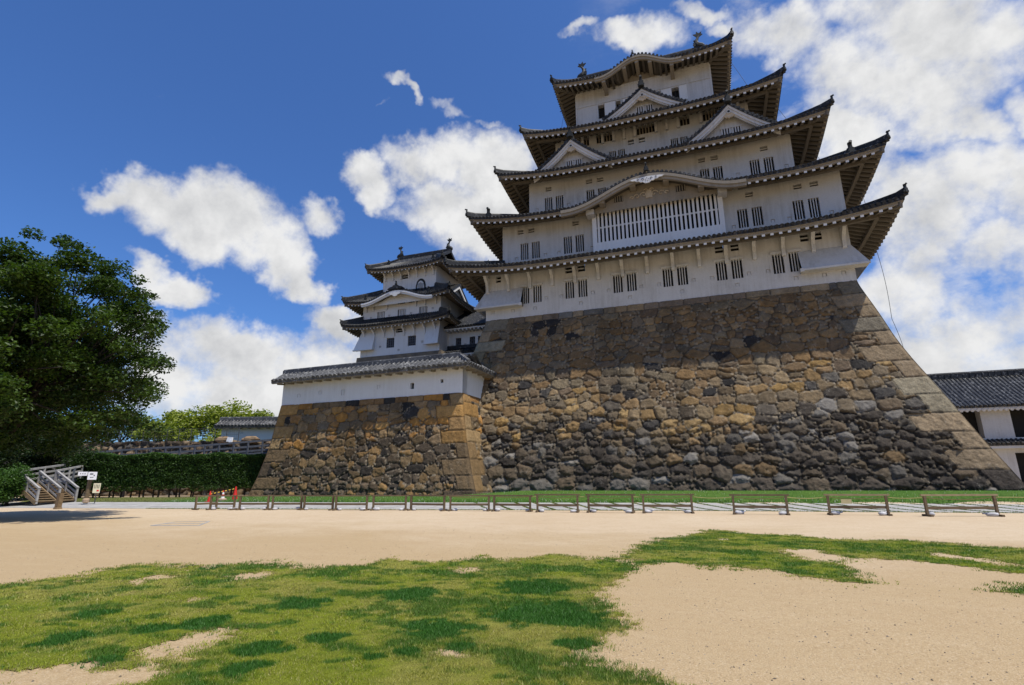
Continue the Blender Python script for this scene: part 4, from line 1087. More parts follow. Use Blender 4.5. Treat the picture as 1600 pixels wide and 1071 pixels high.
    wg = curved_board(r2, xs, zf, -.44, .34, .40, .64, name='wave_gable_board')
    pm = MB(); px = np.linspace(-6.1, 6.2, 40)
    for i in range(39): pm.add([(px[i], .75, 22.9), (px[i+1], .75, 22.9), (px[i+1], .75, zf(px[i+1])-.2), (px[i], .75, zf(px[i])-.2)], [(0, 1, 2, 3)])
    ped = part('pediment', pm, 'plaster_warm', r2)
    for a in (-2.75, 2.15):
        w = MB(); w.m = 1; w.box(a, a+.72, .70, .8, 23.62, 24.12); w.m = 0
        for k in range(4): w.box(a+.06+k*.19, a+.13+k*.19, .66, .74, 23.62, 24.12)
        part('pediment_window', w, ['plaster_warm', 'dark'], ped)
    cv = MB()
    for sx in (-1, 1):
        for (cx, cz, r) in ((.42, 23.85, .30), (.95, 23.78, .26), (1.35, 23.74, .18), (.2, 24.2, .2)):
            pts = [(sx*(cx+r*(1-.09*k)*math.cos(k*.62))+xc2, .70, cz+r*(1-.09*k)*math.sin(k*.62)) for k in range(10)]; cv.tube(pts, .045, 6)
    cv.prism([(-.28, -.42), (.28, -.42), (.22, .1), (0, .3), (-.22, .1)], (xc2, .72, 23.95), (1, 0, 0), (0, 0, 1), (0, 1, 0), .09)
    part('carved_relief', cv, 'carving', ped)
    for a in (-3.7, -1.15, 1.45, 4.0): st = MB(); z = zf(a)-.72; st.box(a-.22, a+.22, -.15, .9, z, z+.4); part('pediment_strut', st, 'plaster_warm', ped)
    pd = MB(); zc = zf(xc2)-.62; yy = -.5
    lob = [(0, -.40), (.18, -.36), (.34, -.24), (.48, -.26), (.62, -.14), (.80, -.14), (.95, -.04), (1.15, -.04), (1.3, .06), (1.0, .12), (.6, .14), (0, .18)]
    pd.prism(lob+[(-a, b) for a, b in lob[::-1][1:-1]], (xc2, yy, zc), (1, 0, 0), (0, 0, 1), (0, 1, 0), .10)
    pc = pd; pc.m = 1
    for k in range(5): a = k*2*math.pi/5+.3; pc.tube([(xc2+.13*math.cos(a), yy-.07, zc-.1+.13*math.sin(a)), (xc2+.13*math.cos(a), yy-.04, zc-.1+.13*math.sin(a))], .035, 6)
    for sx in (-1, 1):
        pc.tube([(xc2+sx*(.34+.09*math.cos(k)), yy-.055, zc-.05+.09*math.sin(k)) for k in np.linspace(0, 4.5, 9)], .022, 5)
        pc.tube([(xc2+sx*(.72+.07*math.cos(k)), yy-.055, zc+.02+.07*math.sin(k)) for k in np.linspace(1, 5.5, 9)], .02, 5)
    part('pendant', pc, ['plaster_clean', 'bronze'], r2)
    ornament('ridge_ornament', r2, (xc2, -.55, 25.2), (0, -1, 0), .8)
    for x in (-13.7, 14.2): ornament('ridge_ornament', r2, (x, .1, 23.75), (0, -1, 0), 1.25)
    # ---- storey 3
    X0, X1, y = -10.9, 11.2, 3.31; wl = MB(); wins = []
    for c in (-8.52, -4.62, 5.05, 8.9):
        for dx in (-.86, .18): wins.append((c+dx-.03, 25.28, .72, 1.40))
    v3 = [(-9.3, .5), (-5.5, .5), (-4.5, .5), (4.1, .5), (5.1, .5), (8.9, .5)]
    wall_holes(wl, X0, X1, 24.2, 28.75, y, [(x, x+w, z, z+h) for x, z, w, h in wins]+[(a, a+.56, 27.35, 27.75) for a, b in v3]+[(x, x+.28, 25.5, 25.78) for x in (-10.3, -7.3, 6.9, 10.5)])
    for x, s in ((X0, 0), (X1, 1)): wl.add([(x, y, 24.2), (x, YB-y, 24.2), (x, YB-y, 28.75), (x, y, 28.75)], [(0, 1, 2, 3) if s else (3, 2, 1, 0)])
    part('wall', wl, 'plaster', K)
    for x, z, w, h in wins: put_window(K, x, y, z, w, h)
    for a, b in v3: put_window(K, a, y, 27.35, .56, .40, 0, hbars=1, barw=.12, name='vent')
    for x in (-10.3, -7.3, 6.9, 10.5): put_port(K, x, y, 25.5)
    r3 = hip_roof(K, .23, 13.45, 1.0, 19.0, 27.9, .75, (-8.5, 8.7, 4.85, 15.15), 29.7, (X0, X1, y, YB-y), gyo=1.15)
    gable(K, -6.4, 1.75, 5.2, 31.0, 28.3, 3.25)
    gable(K, 6.75, 1.75, 5.2, 31.05, 28.35, 3.25)
    # ---- storey 4
    X0, X1, y = -8.6, 8.65, 4.8; wl = MB(); wins = []
    for c in (-2.75, 2.78):
        for dx in (-.72, .10): wins.append((c+dx, 30.2, .62, .92))
    hat = [(-1.72, 31.42), (-.72, 31.42)]
    op = [(-6.9, 1.6), (-4.6, .72), (-.85, 1.62), (-3.9, .8), (3.0, .8), (4.95, 1.5)]
    dk = [(a, a+w, 32.25, 33.2) for a, w in op]
    wall_holes(wl, X0, X1, 28.9, 33.6, y, [(x, x+w, z, z+h) for x, z, w, h in wins]+[(x, x+.56, z, z+.5) for x, z in hat]+dk)
    for x, s in ((X0, 0), (X1, 1)): wl.add([(x, y, 28.9), (x, YB-y, 28.9), (x, YB-y, 33.6), (x, y, 33.6)], [(0, 1, 2, 3) if s else (3, 2, 1, 0)])
    part('wall', wl, 'plaster', K)
    for x, z, w, h in wins: put_window(K, x, y, z, w, h, 3)
    for x, z in hat: put_window(K, x, y, z, .56, .5, 0, depth=.18, hbars=1, barw=.2, name='hatch')
    for a, w in op: put_window(K, a, y, 32.25, w, .95, max(2, int(w/.3)), depth=.5, barw=.1, name='upper_window', barmat='plaster_warm')
    po = MB()
    for x in (-7.8, -5.9, -4.0, -2.97, -2.0, -1.02, .88, 1.81, 2.82, 4.73, 6.6, 7.8): po.box(x-.11, x+.11, y-.28, y, 32.05, 33.45); po.box(x-.09, x+.09, y-1.2, y-.28, 33.0, 33.22)
    part('eave_posts', po, 'plaster', K)
    hip_roof(K, 0, 11.15, 2.29, 17.71, 32.62, .72, (-6.7, 6.2, 6.2, 13.8), 34.6, (X0, X1, y, YB-y), gyo=1.1)
    gable(K, 0.0, 2.95, 6.4, 35.45, 33.15, 3.25)
    # ---- storey 5
    X0, X1, y = -6.66, 6.08, 6.18; wl = MB()
    op = [(-4.5, .64, 35.9, 1.55), (-2.73, .60, 35.9, 1.55), (-.6, .62, 35.9, 1.55), (.9, .62, 35.9, 1.55), (2.54, .64, 35.9, 1.55)]
    wall_holes(wl, X0, X1, 34.0, 39.9, y, [(a, a+w, z, z+h) for a, w, z, h in op])
    for x, s in ((X0, 0), (X1, 1)): wl.add([(x, y, 34), (x, YB-y, 34), (x, YB-y, 39.9), (x, y, 39.9)], [(0, 1, 2, 3) if s else (3, 2, 1, 0)])
    part('wall', wl, 'plaster', K)
    for a, w, z, h in op: put_window(K, a, y, z, w, h, 1 if a > 0 else 0, depth=.5, barw=.05, name='open_window', barmat='bronze')
    for a, w in ((-3.82, 1.02), (-2.05, .5), (3.22, .68), (1.6, .9)): sh = MB(); sh.box(a, a+w, y-.05, y+.01, 35.88, 37.48); part('sliding_shutter', sh, 'plaster_clean', K)
    rl = MB(); rl.box(X0-.05, X1+.05, y-.06, y+.02, 37.58, 37.74); rl.box(X0-.05, X1+.05, y-.04, y+.02, 39.0, 39.12)
    for x in (X0, -4.55, -2.2, .3, 1.6, 3.95, 5.4, X1): rl.box(x-.07, x+.07, y-.03, y+.02, 35.0, 39.0)
    part('wall_timbers', rl, 'plaster', K)
    xc5 = -.35; bump5 = lambda x: 1.32*np.where(np.abs(np.asarray(x, float)-xc5) < 3.55, (1+np.cos(np.pi*np.clip(np.abs(np.asarray(x, float)-xc5)/3.55, 0, 1)))/2, 0.)
    r5 = hip_roof(K, -.27, 8.25, 4.08, 15.92, 39.08, .52, (-6.6, 6.0, 8.8, 11.2), 43.0, (X0, X1, y, YB-y), bump=bump5, dl=6, rise=.36, rafters_in_bump=True, sp_raft=.5)
    xs = np.linspace(xc5-4.0, xc5+4.0, 44); zf5 = lambda x: 39.08+float(bump5(x))
    curved_board(r5, xs, zf5, 4.0, .3, .34, .56, name='wave_gable_board')
    for a in (-3.55, -1.55, -.35, .85, 2.75): st = MB(); z = zf5(a)-.68; st.box(a-.17, a+.17, 4.2, 6.2, z-.1, z+.25); part('pediment_strut', st, 'plaster_warm', r5)
    pm = MB(); px = np.linspace(xc5-3.5, xc5+3.5, 30)
    for i in range(29): pm.add([(px[i], 6.15, 39.2), (px[i+1], 6.15, 39.2), (px[i+1], 6.15, zf5(px[i+1])+.45), (px[i], 6.15, zf5(px[i])+.45)], [(0, 1, 2, 3)])
    part('pediment', pm, 'plaster_warm', r5)
    ornament('ridge_ornament', r5, (xc5-.3, 4.0, 40.45), (0, -1, 0), .5)
    rd = MB(); rd.box(-6.9, 6.3, 9.75, 10.25, 43.4, 44.35); rd.tube([(-7, 10, 44.4), (6.4, 10, 44.4)], .2, 8)
    for sy in (8.8, 11.2): rd.add([(-6.6, sy, 43.0), (6.0, sy, 43.0), (6.0, 10, 44.0), (-6.6, 10, 44.0)], [(0, 1, 2, 3), (3, 2, 1, 0)])
    part('main_ridge', rd, 'tile', r5)
    for sx, x in ((-1, -6.55), (1, 5.55)): dolphin('fish_ornament', r5, (x, 10, 44.35), (-sx, 0, 0), 1.25)
    return K
KEEP = build_keep()
# ------------------------------------------------------------------ smaller keep at the west, joining wing, white walls, gatehouse
def small_bracket():
    mb = MB(); mb.prism([(0, 0), (.12, .02), (.16, .35), (.30, .62), (.62, .86), (.62, 1.05), (0, 1.0)], (0, 0, 0), (0, -1, 0), (0, 0, 1), (1, 0, 0), .16); return mb
def build_small_keep():
    K = thing('castle_tower', (-27, 12, 13.2), 'smaller three-storey white castle tower with dark tiled roofs, left of the large keep', 'castle tower')
    base = MB(); base.hexa([(-32.6, 7.6, 8), (-21.5, 7.6, 8), (-21.5, 17.5, 8), (-32.6, 17.5, 8), (-32.2, 7.9, 14.4), (-22.0, 7.9, 14.4), (-22.0, 17.1, 14.4), (-32.2, 17.1, 14.4)])
    part('stone_plinth', base, 'stone_plain', K)
    def tier(x0, x1, y, yb, z0, z1, wins, hb, bars, ports=(), vents=()):
        wl = MB(); hs = [(x, x+w, z, z+h) for x, z, w, h in wins]+[(x, x+.24, z, z+.24) for x, z in ports]+[(x, x+w, z, z+h) for x, z, w, h in vents]
        wall_holes(wl, x0, x1, z0, z1, y, hs)
        for x, s in ((x0, 0), (x1, 1)): wl.add([(x, y, z0), (x, yb, z0), (x, yb, z1), (x, y, z1)], [(0, 1, 2, 3) if s else (3, 2, 1, 0)])
        wl.add([(x0, yb, z0), (x1, yb, z0), (x1, yb, z1), (x0, yb, z1)], [(3, 2, 1, 0)]); part('wall', wl, 'plaster_clean', K)
        for x, z, w, h in wins: put_window(K, x, y, z, w, h, bars, depth=.25, barw=.09, hbars=hb, barmat='plaster_clean' if not hb else 'wood_bluegrey')
        for x, z in ports: put_port(K, x, y, z, .24)
        for x, z, w, h in vents: put_window(K, x, y, z, w, h, 0, depth=.3, hbars=1, barw=.1, name='vent')
    tier(-31.85, -22.3, 8, 17, 14.3, 18.2, [(-28.62, 15.21, .95, 1.08), (-26.02, 15.21, .95, 1.08)], 3, 3, [(-29.5, 15.3), (-27.2, 14.75), (-24.4, 15.4)], [(-27.5, 16.8, .8, .46)])
    tier(-31.95, -22.35, 8.2, 16.8, 18.2, 20.85, [(-30.1, 18.4, .92, 1.05), (-27.55, 18.4, .95, 1.05), (-24.9, 18.4, .95, 1.05)], 0, 4, [(-31.0, 18.75), (-28.7, 18.75), (-26.0, 18.75), (-23.4, 19.0)], [(-27.6, 20.08, .95, .42), (-26.2, 20.08, .7, .42)])
    tier(-30.3, -23.6, 9.3, 15.7, 21.2, 25.0, [], 0, 3, [], [(-27.9, 23.4, .78, .52)])
    # arched window
    aw = MB(); pts = [(-.52, 0), (.52, 0), (.50, .5), (.40, .9), (.22, 1.12), (0, 1.2), (-.22, 1.12), (-.40, .9), (-.50, .5)]
    aw.m = 1; aw.prism([(a*1.22, b*1.13) for a, b in pts], (-25.45, 9.3, 21.8), (1, 0, 0), (0, 0, 1), (0, 1, 0), .08)
    aw.m = 0; aw.prism([(a*.85, b*.88+.03) for a, b in pts], (-25.45, 9.27, 21.8), (1, 0, 0), (0, 0, 1), (0, 1, 0), .1)
    aw.m = 1
    for k in range(5): x = -25.45-.3+.15*k; aw.box(x-.03, x+.03, 9.2, 9.23, 21.88, 22.68-.06*abs(k-2))
    part('arched_window', aw, ['plaster_clean', 'bronze'], K)
    br = None
    for z, y, xs_ in ((16.35, 8, np.linspace(-31.4, -22.8, 8)), (19.55, 8.2, (-31.5, -30.6, -28.9, -25.3, -24.2, -22.9)), (23.35, 9.3, np.linspace(-30, -23.9, 7))):
        for x in xs_:
            if br is None: br = part('eave_bracket', small_bracket(), 'plaster_clean', K, (x, y, z), local=True)
            else: copy_part(br, (x, y, z), K)
    for x0, x1, sx in ((-31.85, -30.05, -1), (-23.85, -22.3, 1)):
        sk = MB(); e = .55; a, b = (x0-e, x1) if sx < 0 else (x0, x1+.05); zt, zb = 17.1, 15.15
        sk.hexa([(a, 8-e, zb), (b, 8-e, zb), (b if sx > 0 else x1, 8.02, zb), (a if sx < 0 else x0, 8.02, zb), (x0, 7.97, zt), (x1, 7.97, zt), (x1, 8.02, zt), (x0, 8.02, zt)])
        p = part('stone_drop_bay', sk, 'plaster_clean', K); lp = MB(); lp.box(a-.04, b+.04, 8-e-.06, 8-e+.1, zb-.1, zb+.03); part('bay_lip', lp, 'plaster_clean', p)
    kw = dict(sp_raft=.42, rsize=.14, fas=.22, sp=.30)
    hip_roof(K, -27.2, 6.5, 6.8, 18.2, 17.6, .38, (-31.9, -22.4, 8.2, 16.8), 18.7, (-31.85, -22.3, 8, 17), dl=4, orn=.75, **kw)
    xc = -27.0; bump = lambda x: 1.0*np.where(np.abs(np.asarray(x, float)-xc) < 4.1, (1+np.cos(np.pi*np.clip(np.abs(np.asarray(x, float)-xc)/4.1, 0, 1)))/2, 0.)
    r2 = hip_roof(K, -27.2, 6.45, 6.8, 18.2, 20.25, .40, (-30.3, -23.6, 9.3, 15.7), 22.0, (-31.95, -22.35, 8.2, 16.8), bump=bump, dl=4, orn=.75, **kw)
    xs = np.linspace(xc-4.3, xc+4.3, 44); zf = lambda x: 20.25+float(bump(x)); curved_board(r2, xs, zf, 6.74, .26, .32, .50, mat='plaster_clean', name='wave_gable_board')
    pm = MB()
    for i in range(43): pm.add([(xs[i], 7.5, 19.9), (xs[i+1], 7.5, 19.9), (xs[i+1], 7.5, zf(xs[i+1])-.2), (xs[i], 7.5, zf(xs[i])-.2)], [(0, 1, 2, 3)])
    part('pediment', pm, 'plaster_clean', r2)
    pd = MB(); lob = [(0, -.34), (.2, -.3), (.32, -.16), (.55, -.12), (.7, .02), (.4, .12), (0, .14)]
    pd.prism(lob+[(-a, b) for a, b in lob[::-1][1:-1]], (xc, 6.66, zf(xc)-.50), (1, 0, 0), (0, 0, 1), (0, 1, 0), .1); part('pendant', pd, 'plaster_clean', r2)
    rb = MB(); rb.prism([(-1.0, 0), (1.0, 0), (.75, .18), (.4, .26), (.25, .4), (-.25, .4), (-.4, .26), (-.75, .18)], (xc, 6.8, 21.28), (1, 0, 0), (0, 0, 1), (0, 1, 0), .35); part('gable_crest', rb, 'tile', r2)
    ornament('ridge_ornament', r2, (xc, 6.75, 21.55), (0, -1, 0), .7)
    for x in (-31.2, -23.4): ornament('ridge_ornament', r2, (x, 7.4, 20.55), (0, -1, 0), .85)
    # east gable over the second roof
    eg = MB()
    for sy in (-1, 1): eg.hexa([(-22.2, 12.5+sy*3.6, 20.6), (-22.2, 12.5+sy*3.6, 20.85), (-22.2, 12.5, 23.25), (-22.2, 12.5, 23.0), (-24.6, 12.5+sy*3.6, 20.6), (-24.6, 12.5+sy*3.6, 20.85), (-24.6, 12.5, 23.25), (-24.6, 12.5, 23.0)])
    part('side_gable', eg, 'tile', r2)
    ew = MB(); ew.add([(-22.6, 9.3, 20.6), (-22.6, 15.7, 20.6), (-22.6, 12.5, 22.9)], [(0, 1, 2)])
    for sy in (-1, 1): ew.hexa([(-22.25, 12.5+sy*3.5, 20.35), (-22.25, 12.5+sy*3.5, 20.6), (-22.25, 12.5, 23.0), (-22.25, 12.5, 22.65), (-22.4, 12.5+sy*3.5, 20.35), (-22.4, 12.5+sy*3.5, 20.6), (-22.4, 12.5, 23.0), (-22.4, 12.5, 22.65)])
    part('side_gable_board', ew, 'plaster_clean', r2)
    # top roof, hipped below and gabled above
    r3 = hip_roof(K, -26.95, 4.75, 7.9, 17.1, 24.3, .35, (-30.0, -23.9, 10.0, 15.0), 25.75, (-30.3, -23.6, 9.3, 15.7), dl=3.5, orn=.75, **kw)
    sh = []
    for sg in (-1, 1):
        def P(s, t, sg=sg):
            return np.stack([-30.3+s if sg < 0 else -23.6-s, 12.5+sg*2.5*(1-t), 25.75+1.55*t+0*s], -1)
        sh.append(tile_sheet(P, 6.7, 6, .30, .08, caps=False))
    V, F = merge(sh); up = mesh_np('upper_roof', V, F, 'tile', r3, smooth=False)
    gw = MB()
    for x in (-30.0, -23.9): gw.add([(x, 10, 25.6), (x, 15, 25.6), (x, 12.5, 27.15)], [(0, 1, 2), (2, 1, 0)])
    part('gable_wall', gw, 'plaster_clean', up)
    vb = MB()
    for x in (-30.3, -23.6):
        for sg in (-1, 1): vb.beam((x, 12.5+sg*2.6, 25.85), (x, 12.5, 27.42), .34, .3)
    part('verge_tiles', vb, 'tile', up)
    rd = MB(); rd.box(-30.5, -23.4, 12.3, 12.7, 27.2, 27.65); rd.tube([(-30.5, 12.5, 27.7), (-23.4, 12.5, 27.7)], .14, 8); part('main_ridge', rd, 'tile', up)
    for x, sx in ((-30.2, 1), (-23.7, -1)): dolphin('fish_ornament', up, (x, 12.5, 27.65), (sx, 0, 0), .9)
    for x in (-29.9, -24.2): ornament('ridge_ornament', r3, (x, 9.6, 25.35), (0, -1, 0), .85)
M['stone_plain'] = simple_mat('plain foundation stone', (.22, .17, .11), (.12, .10, .08), 1.5, .9, .8)
build_small_keep()

def gable_roof_pair(name_parent, A, B, hw, ze, rise, tile, sp, label=None, thick=.12, overhang=0, caps=True, nt=5):
    """two tiled slopes either side of the ridge line A-B (xy), eaves hw out at height ze"""
    A = np.array(A, float); B = np.array(B, float); L = np.linalg.norm(B-A); d = (B-A)/L; nrm = np.array([d[1], -d[0]]); sh = []
    for sg in (1, -1):
        def P(s, t, sg=sg):
            q = s[..., None]; xy = A+d*q+nrm*sg*hw*(1-t)[..., None]; z = ze+rise*(t*(.85+.15*t)); return np.concatenate([xy, z[..., None]], -1)
        sh.append(tile_sheet(P, L, nt, sp, .08, caps=caps))
    V, F = merge(sh); roof = mesh_np('roof', V, F, tile, name_parent, smooth=False); return roof, d, nrm, L

def build_wing():
    K = thing('castle_wing', (-18.5, 11, 12), 'low white joining wing with barred windows between the smaller tower and the large rampart', 'building')
    wl = MB(); wins = [(-21.4, 15.05, .62, 1.05), (-19.8, 15.05, .62, 1.05), (-18.85, 15.05, .62, 1.05)]
    wall_holes(wl, -22.2, -14.0, 11, 17.6, 10, [(x, x+w, z, z+h) for x, z, w, h in wins]+[(x, x+.24, 15.2, 15.44) for x in (-21.9, -20.4)]); part('wall', wl, 'plaster_clean', K)
    for x, z, w, h in wins: put_window(K, x, 10, z, w, h, 2, depth=.25, barw=.08, hbars=2, barmat='wood_bluegrey')
    for x in (-21.9, -20.4): put_port(K, x, 10, 15.2, .24)
    for ze, y0, rs in ((17.05, 8.9, 3.2), (14.2, 8.6, .75)):
        yr = y0+(5.2 if rs > 1 else 1.4); xL = -23.2 if rs > 1 else -23.4
        def P(s, t, y0=y0, yr=yr, ze=ze, rs=rs): return np.stack([xL+s, y0+(yr-y0)*t, ze+rs*t], -1)
        V, F = tile_sheet(P, 9.6, 5, .30, .08); r = mesh_np('roof', V, F, 'tile', K, smooth=False)
        ev = MB(); ev.box(xL, -13.6, y0+.05, y0+.25, ze-.28, ze-.04); ev.hexa([(xL, y0+.2, ze-.26), (-13.6, y0+.2, ze-.26), (-13.6, 10.05, ze+.1), (xL, 10.05, ze+.1), (xL, y0+.2, ze-.2), (-13.6, y0+.2, ze-.2), (-13.6, 10.05, ze+.16), (xL, 10.05, ze+.16)])
        for k in range(21): x = xL+.3+k*.44; ev.box(x, x+.15, y0+.12, 10, ze-.42, ze-.24)
        part('eave', ev, 'plaster_clean', r)
        rd = MB(); rd.box(xL-.1, -13.6, yr-.2, yr+.2, ze+rs-.05, ze+rs+.3); part('main_ridge', rd, 'tile', r)
build_wing()

def plaster_wall(label, A, B, z0, z1, th, ov, rise, tile, loops, hip=None, sp=.30, ret=None):
    """roofed plaster wall from A to B (xy); outer face to the right of A->B"""
    A = np.array(A, float); B = np.array(B, float); L = np.linalg.norm(B-A); d = (B-A)/L; n = np.array([d[1], -d[0]])
    root = thing('plaster_wall', (*((A+B)/2), z0), label, 'wall')
    def w2(s, o, z): p = A+d*s+n*o; return (p[0], p[1], z)
    wl = MB(); xs = sorted({0, L, *[q for l in loops for q in (l[0], l[0]+l[2])]}); zs = sorted({z0, z1, *[q for l in loops for q in (l[1], l[1]+l[3])]})
    hid = {}
    vs = [w2(x, 0, z) for x in xs for z in zs]; nz = len(zs); fs = []
    for i in range(len(xs)-1):
        for j in range(nz-1):
            cx = (xs[i]+xs[i+1])/2; cz = (zs[j]+zs[j+1])/2
            if any(l[0] < cx < l[0]+l[2] and l[1] < cz < l[1]+l[3] for l in loops): continue
            fs.append((i*nz+j, (i+1)*nz+j, (i+1)*nz+j+1, i*nz+j+1))
    wl.add(vs, fs); wl.add([w2(0, -th, z0), w2(L, -th, z0), w2(L, -th, z1), w2(0, -th, z1), w2(0, 0, z0), w2(L, 0, z0), w2(L, 0, z1), w2(0, 0, z1)], [(3, 2, 1, 0), (0, 4, 7, 3), (5, 1, 2, 6), (7, 6, 2, 3)])
    if ret:
        # wall turning the corner at B, running along -n
        q0 = [w2(L, -th*.0, z) for z in (z0, z1)]; e = w2(L, -ret, z0); e1 = w2(L, -ret, z1)
        wl.add([q0[0], e, e1, q0[1]], [(0, 1, 2, 3)])
        wl.add([w2(L-th, -th, z0), w2(L-th, -ret, z0), w2(L-th, -ret, z1), w2(L-th, -th, z1)], [(3, 2, 1, 0)])
    part('wall', wl, 'plaster_clean', root)
    for l in loops:
        lp = MB(); s0, zb, w, h = l[:4]; dep = .3 if l[4] else .06
        P8 = [w2(s0, 0, zb), w2(s0+w, 0, zb), w2(s0+w, 0, zb+h), w2(s0, 0, zb+h), w2(s0, -dep, zb), w2(s0+w, -dep, zb), w2(s0+w, -dep, zb+h), w2(s0, -dep, zb+h)]
        lp.add(P8, [(0, 1, 5, 4), (1, 2, 6, 5), (2, 3, 7, 6), (3, 0, 4, 7)]); lp.m = 1 if l[4] else 0; lp.add(P8[4:], [(0, 1, 2, 3)])
        lp.m = 0
        if not l[4]: lp.hexa([w2(s0+.04, -.06, zb), w2(s0+w-.05, -.06, zb), w2(s0+w-.05, -.01, zb), w2(s0+.04, -.01, zb), w2(s0+.04, -.06, zb+h-.05), w2(s0+w-.05, -.06, zb+h-.05), w2(s0+w-.05, -.01, zb+h-.05), w2(s0+.04, -.01, zb+h-.05)])
        part('loophole', lp, ['plaster_clean', 'dark'], root)
    hw = ov+th/2; c = -th/2; ze = z1+.02
    sh = []
    eL = -(.35 if not hip else hip)
    def mk(P, LL): sh.append(tile_sheet(P, LL, 4, sp, .11))
    ext0 = .45; S1 = L+(ov if ret else .4)
    def PS(s, t):
        # front slope; mitred at the return corner
        sm = s-ext0; x = sm if not ret else np.minimum(sm, S1-0*t-(hw)*t+0*s)
        o = c+hw*(1-t); z = ze+rise*t
        return np.stack([A[0]+d[0]*x+n[0]*o, A[1]+d[1]*x+n[1]*o, z+0*s], -1)
    mk(PS, S1+ext0)
    def PB(s, t):
        x = S1-s; o = c-hw*(1-t); return np.stack([A[0]+d[0]*x+n[0]*o, A[1]+d[1]*x+n[1]*o, ze+rise*t+0*s], -1)
    mk(PB, S1+ext0)
    if ret:
        def PE(s, t):
            y = np.maximum(s, hw*t); o = ov-y; x = L-th/2+hw*(1-t); return np.stack([A[0]+d[0]*x+n[0]*o, A[1]+d[1]*x+n[1]*o, ze+rise*t+0*s], -1)
        mk(PE, ret+ov+.5)
    V, F = merge(sh); roof = mesh_np('roof', V, F, tile, root, smooth=False)
    ev = MB()
    def strip(P0, P1, inn, LL):
        # band + soffit + rafter blocks along an eave
        u = np.array(P1)-np.array(P0); LL = np.linalg.norm(u); u /= LL
        g = lambda s, i, z: (P0[0]+u[0]*s+inn[0]*i, P0[1]+u[1]*s+inn[1]*i, z)
        ev.hexa([g(0, .05, ze-.22), g(LL, .05, ze-.22), g(LL, .2, ze-.22), g(0, .2, ze-.22), g(0, .05, ze-.03), g(LL, .05, ze-.03), g(LL, .2, ze-.03), g(0, .2, ze-.03)])
        ev.add([g(0, .2, ze-.2), g(LL, .2, ze-.2), g(LL, ov+.02, ze-.05), g(0, ov+.02, ze-.05)], [(0, 3, 2, 1)])
        k = .5
        while k < LL-.3:
            ev.hexa([g(k, .14, ze-.33), g(k+.13, .14, ze-.33), g(k+.13, ov, ze-.24), g(k, ov, ze-.24), g(k, .14, ze-.19), g(k+.13, .14, ze-.19), g(k+.13, ov, ze-.10), g(k, ov, ze-.10)]); k += .95
    p0 = A-d*ext0+n*ov; p1 = A+d*S1+n*ov; strip(p0, p1, -n, 0)
    if ret: q1 = A+d*(L+ov)+n*ov; strip(q1, q1-n*(ret+ov), -d, 0)
    part('eave', ev, 'plaster_warm', roof)
    rd = MB(); ra = A-d*ext0+n*c; rb = A+d*(L-th/2 if ret else S1)+n*c
    rd.beam((*ra, ze+rise+.08), (*rb, ze+rise+.08), .34, .28); rd.tube([(*ra, ze+rise+.25), (*rb, ze+rise+.25)], .1, 8)
    if ret: re = rb-n*(ret-.2); rd.beam((*rb, ze+rise+.08), (*re, ze+rise+.08), .34, .28); hc = A+d*(L+ov)+n*ov; rd.beam((*rb, ze+rise+.12), (*hc, ze+.14), .26, .2)
    part('main_ridge', rd, tile, roof)
    return root
plaster_wall('long low white wall with grey tiled top and tiny loopholes, on the orange brown rampart', (-30.15, -4.6), (-13.5, -5.2), 7.58, 9.5, .8, .9, .85, 'tile_light',
             [(1.6, 8.16, .3, .3, 0), (3.75, 8.28, .28, .3, 0), (6.0, 8.08, .28, .45, 0), (9.35, 8.36, .28, .3, 0), (12.3, 8.14, .32, .47, 1), (14.85, 8.43, .24, .27, 1)], ret=6.5, sp=.42)
plaster_wall('short white wall with grey tiled top beyond the hedge and wooden ramp', (-43.6, 2.0), (-33.0, 5.6), 4.6, 6.95, .7, .7, .65, 'tile_light', [(2.0, 6.2, .2, .25, 0)], sp=.34)

